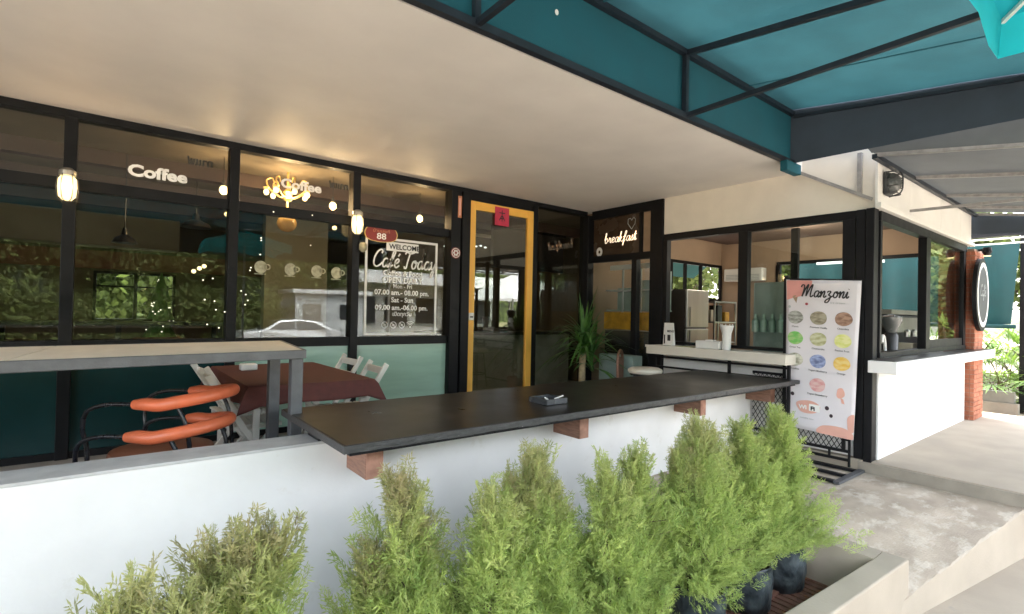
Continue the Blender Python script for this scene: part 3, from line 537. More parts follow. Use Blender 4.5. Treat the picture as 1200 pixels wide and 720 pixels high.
for k, (x_, h_, mm, lb) in enumerate(((8.14, .2, 'box', 'beige carton at the left end of the metal shelf'), (8.36, .28, 'plastic_black', 'black canister in the middle of the metal shelf'), (8.60, .17, 'yellow_vinyl', 'small yellow packet at the right end of the metal shelf'))):
    tt = MB().box(x_ - .07, x_ + .07, 4.78, 4.95, 1.376, 1.376 + h_).build('container', M[mm], None, bevel=.01); setp(tt, lb, 'container')
em_ = thing('espresso_machine', 'dark espresso machine behind the side window of the booth', 'coffee machine', (8.9, 2.3, 1.0))
MB().box(7.95, 9.35, 2.22, 2.54, 1.06, 1.54).build('body', M['plastic_black'], em_, bevel=.03); MB().box(7.97, 9.33, 2.19, 2.54, 1.54, 1.60).build('cup_rail', M['steel'], em_); MB().box(8.3, 9.3, 2.12, 2.5, 1.0, 1.058).build('drip_tray', M['steel'], em_, bevel=.01)
for x_ in (8.5, 8.8, 9.1): MB().lathe([(.035, 0), (.035, .07), (.02, .1)], (x_, 2.16, 1.24), 12).build('group_head', M['steel'], em_)
MB().box(8.0, 9.3, 2.205, 2.219, 1.30, 1.50).build('front_panel', M['steel'], em_)
gr_ = thing('coffee_grinder', 'black coffee grinder with a clear cone hopper in the side window', 'coffee grinder', (7.25, 2.25, 1.0))
MB().lathe([(.10, 0), (.09, .05), (.075, .08), (.08, .26), (.06, .30)], (7.62, 2.1, 1.0), 20).build('body', M['plastic_black'], gr_, smooth=True); MB().lathe([(.05, .30), (.12, .46), (.12, .50), (.02, .53)], (7.62, 2.1, 1.0), 20).build('hopper', M['lamp_lens'], gr_, smooth=True)
sm = thing('milk_steamer', 'white curved tap by the corner of the booth side window', 'tap', (6.75, 2.12, 1.0))
MB().tube(spline([(7.12, 2.02, 1.0), (7.12, 2.02, 1.16), (7.08, 2.02, 1.26), (7.0, 2.01, 1.27), (6.95, 2.0, 1.2)]), .018, 10).build('spout', M['plastic_white'], sm, smooth=True)
MB().lathe([(.04, 0), (.035, .03), (.02, .04)], (7.12, 2.02, 1.0), 14).build('base', M['plastic_white'], sm)
cb = MB().box(8.02, 8.27, 1.98, 2.2, 1.001, 1.17).build('carton', M['box'], None, bevel=.008); setp(cb, 'beige carton on the booth counter beside the grinder', 'box')
cb = MB().box(7.30, 7.52, 1.97, 2.12, 1.001, 1.045).build('tray', M['plastic_white'], None, bevel=.008); setp(cb, 'small white tray at the foot of the grinder', 'tray')
# dispenser cabinet seen in the second front pane
dc = thing('drinks_cooler', 'pale green glass fronted drinks cooler behind the second booth window', 'cooler', (7.9, 3.5, .03))
MB().box(7.6, 8.2, 3.22, 3.86, .03, .95).build('cabinet', M['plastic_black'], dc)
MB().box(7.62, 8.18, 3.25, 3.83, .95, 1.98).build('glass_case', M['mint_cab'], dc, bevel=.02)
for k in range(5): MB().lathe([(.05, 0), (.05, .16), (.02, .2), (.02, .26)], (7.56, 3.28 + .12 * k, 1.25), 10).build('bottle', M['mint'], dc)
tl = thing('fluorescent_lamp', 'twin white fluorescent tubes glowing under the booth ceiling', 'lamp', (9.6, 3.9, 2.66))
MB().box(10.30, 10.34, 2.95, 3.45, 2.44, 2.48).build('tube', M['tube_light'], tl); MB().box(10.30, 10.34, 3.52, 4.0, 2.46, 2.50).build('tube', M['tube_light'], tl)
point('booth_fill_light', (9.0, 3.7, 2.7), 4, (1, .9, .75), .15)  # added fill with no fitting of its own, brightens the booth interior
# counter behind the breakfast window
cc = thing('display_counter', 'counter behind the breakfast window wrapped in yellow vinyl', 'counter', (7.0, 5.3, 0))
MB().box(6.62, 7.0, 4.75, 5.85, .03, 1.20).build('cabinet', M['plastic_black'], cc); 
for k in range(3): MB().box(6.60, 6.625, 4.76 + .37 * k, 5.12 + .37 * k, 1.22, 1.50).build('vinyl_panel', M['yellow_vinyl'], cc)
for k in range(3):
    a = 4.78 + .36 * k; MB().box(6.62, 6.95, a, a + .33, 1.52, 1.54).build('shelf', M['mint_cab'], cc); MB().box(6.9, 6.93, a, a + .33, 1.54, 2.15 - .12 * k).build('glass_panel', M['mint_cab'], cc)
    MB().bar((6.64, a, 1.5), (6.64, a, 2.2), .025).build('upright', M['kiosk'], cc)
MB().box(6.62, 6.95, 4.78, 5.85, 1.85, 1.87).build('shelf', M['kiosk'], cc)
MB().box(6.66, 6.7, 4.8, 5.8, 2.2, 2.28).build('valance', M['plastic_white'], cc)

# ---- wall lamps, things on the ledge
bl = thing('bulkhead_lamp', 'unlit dark caged oval lamp on the white booth fascia', 'wall lamp', (6.42, 1.83, 2.9))
yl = 1.834
MB().box(6.33, 6.53, yl - .045, yl, 2.76, 3.01).build('housing', M['lamp_metal'], bl, bevel=.03)
MB().ball((6.43, yl - .05, 2.885), .09, 10, 1.25).build('lens', M['lamp_lens'], bl, smooth=True)
cg = MB()
for dz in (-.11, -.04, .04, .11): cg.tube(spline([(6.33, yl - .03, 2.885 + dz), (6.35, yl - .14 + abs(dz) * .3, 2.885 + dz), (6.51, yl - .14 + abs(dz) * .3, 2.885 + dz), (6.53, yl - .03, 2.885 + dz)]), .007, 6)
cg.tube(spline([(6.43, yl - .03, 2.75), (6.43, yl - .13, 2.78), (6.43, yl - .15, 2.885), (6.43, yl - .13, 2.99), (6.43, yl - .03, 3.02)]), .007, 6); cg.build('cage', M['lamp_metal'], bl)
for i, x_ in enumerate((-.28, 2.268)):
    lm = thing('lit_jar_lamp', ('glowing caged glass jar lamp on the leftmost mullion, left of the Coffee lettering', 'glowing caged glass jar lamp above the corner of the 88 plaque')[i], 'wall lamp', (x_, FY - .12, 2.47), 'lit jar lamps on the shopfront mullions')
    yc = FY - .16
    MB().lathe([(.03, -.13), (.058, -.10), (.066, -.02), (.062, .05), (.045, .075)], (x_, yc, 2.46), 18).build('glass_jar', M['jar'], lm, smooth=True)
    MB().lathe([(.046, .07), (.06, .078), (.058, .12), (.03, .145)], (x_, yc, 2.46), 18).build('cap', M['steel'], lm, smooth=True)
    MB().box(x_ - .035, x_ + .035, yc + .03, FY - .074, 2.55, 2.60).build('bracket', M['lamp_metal'], lm)
    cg = MB()
    for k in range(6): an = k * math.pi / 3; cg.tube(spline([(x_ + .06 * math.cos(an), yc + .06 * math.sin(an), 2.55), (x_ + .075 * math.cos(an), yc + .075 * math.sin(an), 2.45), (x_ + .06 * math.cos(an), yc + .06 * math.sin(an), 2.34), (x_, yc, 2.315)], 3), .0035, 5)
    cg.build('cage', M['lamp_metal'], lm); point('jar_lamp_light', (x_, yc - .10, 2.44), .3)
bs = thing('small_bell_fitting', 'small unlit jar lamp under the lit one beside the welcome border', 'wall lamp', (2.40, FY - .08, 2.2))
MB().lathe([(.02, -.05), (.045, -.02), (.045, .04), (.03, .06)], (2.36, FY - .11, 2.18), 14).build('jar', M['cup_vinyl'], bs, smooth=True); MB().box(2.33, 2.39, FY - .10, FY - .076, 2.235, 2.265).build('bracket', M['lamp_metal'], bs)
ts = thing('table_sign', 'white folded card sign standing at the left end of the booth ledge', 'card sign', (6.0, 4.16, 1.055))
MB().add([(5.97, 4.24, 1.056), (5.97, 4.09, 1.056), (6.0, 4.09, 1.36), (6.0, 4.24, 1.36), (6.04, 4.24, 1.056), (6.04, 4.09, 1.056)], [(0, 1, 2, 3), (3, 2, 5, 4), (0, 3, 4), (1, 5, 2)]).build('card', M['plastic_white'], ts)
MB().box(5.972, 5.976, 4.125, 4.17, 1.12, 1.20).build('printed_picture', M['ink'], ts); MB().box(5.968, 5.972, 4.205, 4.222, 1.08, 1.20).build('printed_bottle', M['ink'], ts)
text('MENU', .03, (5.974, 4.175, 1.235), *FB, M['ink'], ts, bold=.03, sx=.9)
nb = thing('napkin_box', 'white open box on the booth ledge holding paper napkins', 'napkin box', (6.0, 3.65, 1.05))
MB().box(5.93, 6.08, 3.40, 3.72, 1.052, 1.15).build('box', M['plastic_white'], nb, bevel=.006)
MB().box(5.96, 6.05, 3.50, 3.60, 1.15, 1.165).build('napkin', M['white_vinyl'], nb)
cu_ = thing('straw_cup', 'white flared cup of paper straws beside the napkin box', 'cup', (6.0, 3.34, 1.05))
MB().lathe([(.05, 0), (.055, .2), (.085, .30), (.08, .30), (.05, .2)], (6.0, 3.34, 1.052), 16, caps=False).build('cup', M['plastic_white'], cu_, smooth=True)
for k in range(9): an = k * .7; MB().tube([(6.0 + .02 * math.cos(an), 3.34 + .02 * math.sin(an), 1.1), (6.0 + .07 * math.cos(an), 3.34 + .07 * math.sin(an), 1.37)], .006, 5).build('straw', M['plastic_white'], cu_)
pp = MB().box(5.90, 6.05, 3.78, 4.0, 1.055, 1.058).build('paper_sheet', mat('pale_yellow_paper', (.62, .62, .36), .7), None); setp(pp, 'pale yellow sheet of paper lying on the booth ledge', 'paper')
# railing under the front ledge
rl = thing('steel_railing', 'thin black railing under the white front ledge of the booth', 'railing', (6.0, 3.5, 0))
MB().bar((6.0, 2.6, .895), (6.0, 4.38, .895), .025).build('rail', M['steel_black'], rl); MB().bar((6.0, 2.6, .76), (6.0, 4.38, .76), .025).build('rail', M['steel_black'], rl); MB().bar((6.0, 2.6, .16), (6.0, 4.38, .16), .025).build('rail', M['steel_black'], rl)
for y_ in (2.6, 3.3, 4.38): MB().bar((6.0, y_, FZ), (6.0, y_, .93), .03).build('post', M['steel_black'], rl)
# gate with diamond mesh
gt = thing('mesh_gate', 'black steel gate with diamond mesh behind the ice cream banner', 'gate', (6.2, 2.5, -.1))
GX = 6.19
MB().bar((GX, 2.72, -.06), (GX, 2.72, 1.95), .045).build('stile', M['steel_black'], gt); 
for z_ in (-.03, .06, .80): MB().bar((GX, 2.06, z_), (GX, 3.1, z_), .028).build('rail', M['steel_black'], gt)
MB().bar((GX, 2.115, .06), (GX, 2.115, .80), .03).build('stile', M['steel_black'], gt); MB().bar((GX, 2.06, -.10), (GX, 2.06, .86), .02).build('stile', M['steel_black'], gt)
MB().bar((GX, 2.25, -.03), (GX, 2.25, .06), .02).build('strut', M['steel_black'], gt); MB().bar((GX, 2.06, .18), (GX, 2.115, .18), .02).build('hinge', M['steel_black'], gt)
ms_ = MB(); y0, y1, z0, z1 = 2.13, 3.1, .074, .79
s_ = .052; k = -.8
def clip(ya, za, yb, zb):
    t0, t1 = 0., 1.
    for p_, dd, lo, hi in ((ya, yb - ya, y0, y1), (za, zb - za, z0, z1)):
        if abs(dd) < 1e-9: continue
        a, b = (lo - p_) / dd, (hi - p_) / dd
        if a > b: a, b = b, a
        t0, t1 = max(t0, a), min(t1, b)
    return (ya + (yb - ya) * t0, za + (zb - za) * t0, ya + (yb - ya) * t1, za + (zb - za) * t1) if t1 - t0 > .01 else None
kx = y0 - 1.2
while kx < y1 + 1.2:
    for sg in (1, -1):
        c_ = clip(kx, z0, kx + sg * .75 * .62, z0 + .75)
        if c_: ms_.bar((GX + sg * .002, c_[0], c_[1]), (GX + sg * .002, c_[2], c_[3]), .007, .004, up=(1, 0, 0))
    kx += s_
ms_.build('diamond_mesh', M['steel_black'], gt)
gf = thing('ground_frame', 'flat black steel frame lying on the ramp in front of the gate', 'steel frame', (5.8, 2.3, -.12))
for x_ in (5.52, 5.80, 6.08): MB().box(x_, x_ + .05, 1.965, 3.0, -.116, -.092).build('bar', M['steel_black'], gf)
MB().box(5.50, 6.17, 1.91, 1.963, -.116, -.090).build('end_bar', M['grey_edge'], gf)

# ---- banner
bn = thing('ice_cream_banner', 'hanging white ice cream banner with ten round flavour pictures', 'banner', (6.13, 2.33, .2))
TL, TR, BR, BL = Vector((6.13, 2.70, 1.90)), Vector((6.15, 1.955, 1.86)), Vector((6.12, 2.00, .20)), Vector((6.10, 2.665, .24))
def bp(u, v, off=0):                                  # u 0..1 across, v 0..1 down
    p = TL.lerp(TR, u).lerp(BL.lerp(BR, u), v); p.x += .006 * math.sin(u * 7 + v * 9) * (1 - .3 * v) - off; return p
vs = [bp(i / 16, j / 30) for j in range(31) for i in range(17)]; fs = [(j * 17 + i, (j + 1) * 17 + i, (j + 1) * 17 + i + 1, j * 17 + i + 1) for j in range(30) for i in range(16)]
sk = MB().add(vs, fs).build('sheet', M['banner'], bn, smooth=True); so = sk.modifiers.new('s', 'SOLIDIFY'); so.thickness = .002; so.offset = -1
MB().bar(bp(0, 0, .0) + Vector((.012, 0, .005)), bp(1, 0, 0) + Vector((.012, 0, .005)), .02).build('top_rod', M['steel_black'], bn)
BR_ = (TR - TL).normalized(); BU = -(BL - TL).normalized()
def bpatch(name, m, polyuv, off=.004):
    c_ = bp(sum(p[0] for p in polyuv) / len(polyuv), sum(p[1] for p in polyuv) / len(polyuv), off); v_ = [c_] + [bp(u, v, off) for u, v in polyuv]; n = len(polyuv)
    return MB().add(v_, [(0, 1 + (k + 1) % n, 1 + k) for k in range(n)]).build(name, m, bn)
def circ(cu, cv, ru, rv, n=26, wob=0): return [(min(1, max(0, cu + ru * (1 + wob * math.sin(3 * t + cu * 9)) * math.cos(t))), min(1, max(0, cv + rv * (1 + wob * math.cos(2 * t + 1)) * math.sin(t)))) for t in [k * 2 * math.pi / n for k in range(n)]]
bpatch('pink_corner', M['pink_print'], [(.01, .005), (.37, .005), (.36, .05), (.25, .07), (.22, .11), (.1, .125), (.01, .14)])
script_text('Manzoni', .135, bp(.22, .113, .014), BR_, BU, M['ink'], bn, wid=.115, slant=.25, sx=.74)
text('ice cream', .022, bp(.62, .152, .006), BR_, BU, M['kiosk'], bn, sx=1.2)
fl_ = [('Classic', (.50, .51, .47), (.2, .2, .18)), ('Premium Vanilla', (.38, .35, .26), (.2, .17, .11)), ('Chocolate', (.44, .28, .20), (.22, .12, .08)),
       ('Green Tea', (.18, .55, .12), (.42, .6, .25)), ('Cheesecake', (.62, .62, .42), (.4, .4, .2)), ('Passion Fruit', (.68, .72, .22), (.8, .8, .4)),
       ('Cookies', (.62, .62, .52), (.25, .24, .18)), ('Yogurt Blueberry', (.35, .42, .66), (.12, .15, .3)), ('Orange', (.80, .50, .08), (.85, .65, .25)), ('Yogurt Strawberry', (.72, .50, .48), (.65, .3, .3))]
for k, (nm, c1, c2) in enumerate(fl_):
    cu, cv = ((.14, .47, .80)[k % 3], (.245, .385, .53)[k // 3]) if k < 9 else (.475, .685)
    cv += .012 * (1 - cu); ru, rv = (.115, .045)
    pm = mat('flavour_' + nm.lower().replace(' ', '_'), c1, .5, col2=c2, scale=14, contrast=(.38, .6), stretch=(1, 1, 2.2), detail=3)
    bpatch('flavour_picture', pm, circ(cu, cv, ru, rv, wob=.03), .006)
    text(nm, .019, bp(cu, cv + .068, .006), BR_, BU, M['ink'], bn, align='CENTER', sx=1.0)
for (cu, cv, ru, rv, mm) in ((.30, .162, .022, .009, 'cherry'), (.05, .185, .02, .009, 'kiosk'), (.10, .775, .028, .013, 'dark_dot'), (.035, .835, .035, .028, 'dark_dot'), (.62, .83, .03, .014, 'dark_dot'), (.68, .875, .025, .012, 'dark_dot'), (.10, .098, .03, .011, 'cherry')):
    bpatch('printed_dot', M[mm], circ(cu, cv, ru, rv, 16))
bpatch('ice_cone_print', M['tan'], [(.08, .108), (.17, .108), (.15, .16)])
bpatch('ice_lolly_print', M['salmon_print'], circ(.80, .72, .055, .036, 18, .12), .005); bpatch('lolly_stick_print', M['salmon_print'], [(.80, .75), (.84, .755), (.86, .785), (.82, .783)])
bpatch('salmon_blob', M['salmon_print'], circ(.74, .975, .27, .042, 30, .1), .005); bpatch('salmon_blob', M['salmon_print'], circ(.97, .90, .07, .062, 26, .1), .0055)
bpatch('wifi_blob', M['salmon_print'], circ(.34, .845, .18, .045, 24, .08), .005)
bpatch('wifi_label', M['white_vinyl'], [(.36, .822), (.52, .822), (.52, .868), (.36, .868)], .007)
text('Wi', .042, bp(.205, .862, .009), BR_, BU, M['white_vinyl'], bn, bold=.06, sx=1.1); text('Fi', .042, bp(.385, .862, .0095), BR_, BU, M['ink'], bn, bold=.06, sx=1.1)
text('available here', .018, bp(.33, .925, .006), BR_, BU, M['kiosk'], bn, align='CENTER')

# ---- low wall and black counter
lw = thing('low_wall', 'low white terrace wall with a grey cement cap', 'wall', (2, 3.2, -.45))
MB().box(-4.5, 6.2, 3.13, 3.36, -.5, .640).build('wall_body', M['white_wall'], lw); 
MB().box(-4.5, 6.2, 3.127, 3.375, .641, .657).build('cap', M['wall_cap'], lw, bevel=.003)
ct = thing('bar_counter', 'long black bar counter resting on wooden brackets on the low wall', 'counter', (3.5, 3.1, .5))
MB().box(.958, 6.10, 2.535, 3.70, .728, .768).build('counter_top', M['counter'], ct, bevel=.004)
eb = MB(); n = 60
for k in range(n):
    a = .95 + k * 5.16 / n; eb.box(a, a + 5.16 / n, 2.527 + .003 * random.random(), 2.534, .724 + .006 * random.random(), .764)
eb.build('front_edging', M['counter_edge'], ct); MB().box(.95, .957, 2.53, 3.70, .725, .765).build('end_edging', M['counter_edge'], ct)
MB().box(.99, 6.07, 2.56, 3.68, .705, .727).build('underlay', M['steel_black'], ct)
MB().box(1.02, 6.0, 3.14, 3.34, .658, .704).build('packing_board', M['steel_black'], ct)
for x_, w_ in ((1.19, .105), (2.925, .10), (4.61, .095), (6.07, .095)):
    MB().prism([(x_, 2.832), (x_ + w_, 2.828), (x_ + w_, 3.128), (x_, 3.128)], .475, .704).build('bracket', M['wood'], ct, bevel=.004)
    MB().box(x_ + .002, x_ + w_ - .002, 2.824, 2.830, .478, .702).build('end_grain', M['wood_end'], ct)
ash = thing('ashtray', 'square dark ashtray with two cigarette stubs on the black counter', 'ashtray', (2.66, 2.92, .769))
q = MB(); cx, cy = 2.68, 2.93; s2 = .105
for (a, b, c_, d_) in ((-s2, s2, -s2, -s2 + .022), (-s2, s2, s2 - .022, s2), (-s2, -s2 + .022, -s2 + .022, s2 - .022), (s2 - .022, s2, -s2 + .022, s2 - .022)): q.box(cx + a, cx + b, cy + c_, cy + d_, .770, .812)
q.box(cx - s2 + .02, cx + s2 - .02, cy - s2 + .02, cy + s2 - .02, .770, .785); q.build('tray', mat('dark_grey_glaze', (.05, .055, .06), .25, spots=((.3, .3, .3), 12, .7)), ash, bevel=.004)
MB().tube([(cx - .03, cy - .03, .80), (cx - .085, cy - .06, .822)], .006, 8).build('cigarette_stub', M['white_vinyl'], ash); MB().tube([(cx + .03, cy - .04, .80), (cx + .08, cy - .085, .828)], .006, 8).build('cigarette_stub', M['white_vinyl'], ash)

# ---- grey high table (bar shelf)
gtab = thing('high_table', 'long high table with cement board top and scuffed grey metal edge', 'table', (-.5, 3.9, .1))
An = math.atan2(.19, 1.39)
fl0, fc_, bc_ = Vector((-.371, 3.279)), Vector((1.035, 3.475)), Vector((1.16, 4.57))
dx_ = (fc_ - fl0).normalized()
def gp(s, t, z): p = fc_ - dx_ * s + (bc_ - fc_) * t; return (p.x, p.y, z)
MB().add([gp(1.41, .022, 1.148), gp(.02, .022, 1.148), gp(.02, .985, 1.148), gp(1.41, .985, 1.148), gp(1.41, .022, 1.180), gp(.02, .022, 1.180), gp(.02, .985, 1.180), gp(1.41, .985, 1.180)], [(3, 2, 1, 0), (4, 5, 6, 7), (0, 1, 5, 4), (1, 2, 6, 5), (2, 3, 7, 6), (3, 0, 4, 7)]).build('top_board', M['cement_board'], gtab)
MB().add([gp(3.2, .022, 1.148), gp(1.418, .022, 1.148), gp(1.418, .985, 1.148), gp(3.2, .985, 1.148), gp(3.2, .022, 1.180), gp(1.418, .022, 1.180), gp(1.418, .985, 1.180), gp(3.2, .985, 1.180)], [(3, 2, 1, 0), (4, 5, 6, 7), (0, 1, 5, 4), (1, 2, 6, 5), (2, 3, 7, 6), (3, 0, 4, 7)]).build('top_board', M['cement_board'], gtab)
def gbar(s0, t0, s1, t1, z, w_, h_, nm): MB().bar(gp(s0, t0, z), gp(s1, t1, z), w_, h_).build(nm, M['grey_edge'], gtab, bevel=.004)
gbar(3.2, .008, 0.0, .008, 1.153, .026, .056, 'front_edge'); gbar(3.2, .995, 0.0, .995, 1.153, .026, .056, 'back_edge'); gbar(.008, .021, .008, .982, 1.153, .026, .0555, 'end_edge')
for s_, t_ in ((.055, .045), (None, None), (2.6, .045), (2.6, .93)):
    p = gp(s_, t_, 0) if s_ else (.955, 3.95, 0); MB().box(p[0] - .036, p[0] + .036, p[1] - .036, p[1] + .036, FZ, 1.124).build('leg', M['grey_edge'], gtab, bevel=.004)
# ---- chair stack
def make_chair():
    c = thing('armchair', 'lower of the two stacked armchairs with orange padded armrests behind the low wall', 'chair', (0, 0, 0), 'stacked orange armchairs')
    # local: faces +x, open end of the U towards +x, back at -x
    R_ = .27; za = .585
    path = [(.10, -R_, za), (.03, -R_, za + .004)] + [(-.05 - R_ * math.sin(t) * .95, -R_ * math.cos(t), za + .045 * math.sin(t)) for t in [math.pi * k / 10 for k in range(0, 11)]] + [(.03, R_, za + .004), (.10, R_, za)]
    P2 = spline(path, 3)
    rad = [.039 * (min(1, .72 + i * .09, .72 + (len(P2) - 1 - i) * .09)) for i in range(len(P2))]
    MB().tube(P2, rad, 14).build('arm_pad', M['orange'], c, smooth=True)
    for s in (-1, 1):
        MB().tube(spline([(.08, s * R_, za), (.26, s * R_, za - .003), (.38, s * (R_ - .003), za - .05), (.405, s * (R_ - .01), za - .16), (.385, s * (R_ - .02), .3), (.36, s * R_, 0)], 5), .0125, 10).build('front_leg', M['black_tube'], c, smooth=True)
        MB().tube(spline([(-.12, s * .24, za + .02), (-.20, s * .235, .42), (-.24, s * .22, 0)], 5), .0125, 10).build('rear_leg', M['black_tube'], c, smooth=True)
    MB().lathe([(.16, -.03), (.27, -.022), (.29, 0), (.28, .028), (.22, .042), (.02, .045)], (.10, 0, .235), 32).build('seat', M['seat_brown'], c, smooth=True)
    MB().lathe([(.20, 0), (.22, .01), (.20, .02)], (.10, 0, .19), 24, caps=False).build('seat_ring', M['black_tube'], c, smooth=True)
    return c
CHF = math.atan2(.64, -.77)
ch0 = make_chair(); ch0.location = (.36, 3.86, FZ); ch0.rotation_euler = (0, 0, CHF)
copy_tree(ch0, (.39, 3.93, FZ + .175), CHF + .03, 'upper of the two stacked armchairs with orange padded armrests, nearest the table underside')
# ---- cloth table
tb = thing('square_table', 'table with a maroon cloth in front of the mint panels', 'table', (1.3, 4.95, FZ))
MB().box(.84, 1.78, 4.14, 5.73, .835, .862).build('table_top', M['white_wood'], tb)
for x_, y_ in ((.9, 4.2), (1.72, 4.2), (.9, 5.66), (1.72, 5.66)): MB().bar((x_, y_, FZ), (x_, y_, .835), .045).build('leg', M['white_wood'], tb)
def cloth():
    x0, x1, y0, y1, zt = .83, 1.79, 4.12, 5.75, .868; ring = []
    per = [(x0 + (x1 - x0) * k / 14, y0, 0, -1) for k in range(14)] + [(x1, y0 + (y1 - y0) * k / 20, 1, 0) for k in range(20)] + [(x1 - (x1 - x0) * k / 14, y1, 0, 1) for k in range(14)] + [(x0, y1 - (y1 - y0) * k / 20, -1, 0) for k in range(20)]
    n = len(per); vs = [(p[0], p[1], zt) for p in per]; L = 6
    for l in range(1, L + 1):
        for k, p in enumerate(per):
            s = l / L; cor = 1 if k % 34 in (0, 14) else 0
            o_ = .012 + s * .03 + .014 * s * math.sin(k * 1.3) + (.05 * s if cor else 0); nx, ny = p[2], p[3]
            if cor: nx, ny = (-1, -1) if k == 0 else (1, -1) if k == 14 else (1, 1) if k == 34 else (-1, 1)
            drop = .135 + (.05 if cor else 0) + .006 * math.sin(k * .9)
            vs.append((p[0] + nx * o_, p[1] + ny * o_, zt - drop * s))
    fs = [tuple(range(n))] + [(l * n + k, (l + 1) * n + k, (l + 1) * n + (k + 1) % n, l * n + (k + 1) % n) for l in range(L) for k in range(n)]
    return MB().add(vs, fs)
cl = cloth().build('tablecloth', M['maroon'], None, smooth=True); setp(cl, 'maroon cloth draped over the terrace table', 'tablecloth'); so = cl.modifiers.new('s', 'SOLIDIFY'); so.thickness = .003; so.offset = 1
tb_ = MB().box(.98, 1.12, 5.2, 5.3, .872, .93).build('tissue_box', M['plastic_white'], None, bevel=.01); setp(tb_, 'small white tissue box on the maroon cloth', 'tissue box')
# ---- folding chairs
def make_fold():
    c = thing('folding_chair', 'white wooden folding chair under the near end of the maroon cloth, seat slats showing', 'folding chair', (0, 0, 0), 'white folding chairs around the table')
    for s in (-1, 1):
        MB().bar((-.30, s * .205, .86), (.22, s * .205, 0), .028, .045, up=(1, 0, 0)).build('back_post', M['white_wood'], c, bevel=.006)
        MB().bar((.18, s * .175, .45), (-.22, s * .175, 0), .026, .042, up=(1, 0, 0)).build('leg', M['white_wood'], c, bevel=.006)
        MB().bar((-.16, s * .15, .445), (.22, s * .15, .455), .024, .03).build('seat_rail', M['white_wood'], c)
    for k in range(6): MB().box(-.17 + k * .065, -.17 + k * .065 + .05, -.18, .18, .462, .478).build('seat_slat', M['white_wood'], c, bevel=.003)
    for z_ in (.80, .68): MB().box(-.30 + (.86 - z_) * .6 - .009, -.30 + (.86 - z_) * .6 + .009, -.19, .19, z_ - .035, z_ + .03).build('back_slat', M['white_wood'], c, bevel=.004)
    return c
f0 = make_fold(); f0.location = (.88, 4.42, FZ)
copy_tree(f0, (.92, 5.0, FZ), 0.1, 'white folding chair right behind the orange chairs, its back leaning left')
copy_tree(f0, (1.74, 4.62, FZ), math.pi - .06, 'white folding chair right of the maroon table, nearer of the two backs')
copy_tree(f0, (1.80, 5.38, FZ), math.pi + .05, 'white folding chair right of the maroon table, farther of the two backs')
# ---- stool
st = thing('round_stool', 'round stool with a cream cushion in front of the booth ledge', 'stool', (5.32, 4.03, FZ))
c_ = (5.32, 4.03, 0)
MB().lathe([(.02, .80), (.17, .80), (.205, .785), (.215, .76), (.20, .735), (.16, .73)], c_, 32).build('cushion', M['stool'], st, smooth=True); MB().lathe([(.17, .705), (.19, .71), (.19, .731), (.17, .732)], c_, 28).build('seat_rim', M['black_tube'], st)
for k in range(4): an = k * math.pi / 2 + .5; MB().tube([(c_[0] + .13 * math.cos(an), c_[1] + .13 * math.sin(an), .71), (c_[0] + .2 * math.cos(an), c_[1] + .2 * math.sin(an), FZ)], .012, 8).build('leg', M['black_tube'], st)
MB().ring((c_[0], c_[1], .33), .165, .18, AX, (0, 1, 0), .015).build('foot_ring', M['black_tube'], st)
# wooden chair back behind the stool
wc = thing('wooden_chair', 'brown bentwood chair half hidden behind the round stool', 'chair', (5.75, 4.75, FZ))
MB().tube(spline([(5.62, 4.72, .45), (5.64, 4.74, .85), (5.76, 4.80, .95), (5.88, 4.86, .85), (5.9, 4.88, .45)]), .02, 8).build('back_hoop', M['wood'], wc, smooth=True)
MB().lathe([(.02, .43), (.19, .43), (.2, .45), (.19, .47), (.02, .475)], (5.70, 4.9, 0), 22).build('seat', M['wood'], wc, smooth=True)
for a, b in ((5.58, 4.80), (5.82, 4.80), (5.58, 5.03), (5.82, 5.03)): MB().tube([(a, b, .43), (a + (a - 5.7) * .15, b + (b - 4.9) * .15, FZ)], .014, 6).build('leg', M['wood'], wc)
MB().prism([(5.66, 4.742), (5.86, 4.83), (5.855, 4.845), (5.655, 4.757)], .55, .86).build('back_panel', M['wood'], wc)
mb_ = thing('grey_panel_box', 'pale grey cabinet on the terrace behind the dracaena', 'cabinet', (6.05, 5.1, FZ))
MB().box(5.98, 6.2, 4.75, 5.4, FZ, .86).build('body', M['mint_cab'], mb_, bevel=.01); MB().box(5.972, 5.98, 4.79, 5.36, FZ + .05, .82).build('door', M['mint_cab'], mb_, bevel=.004)

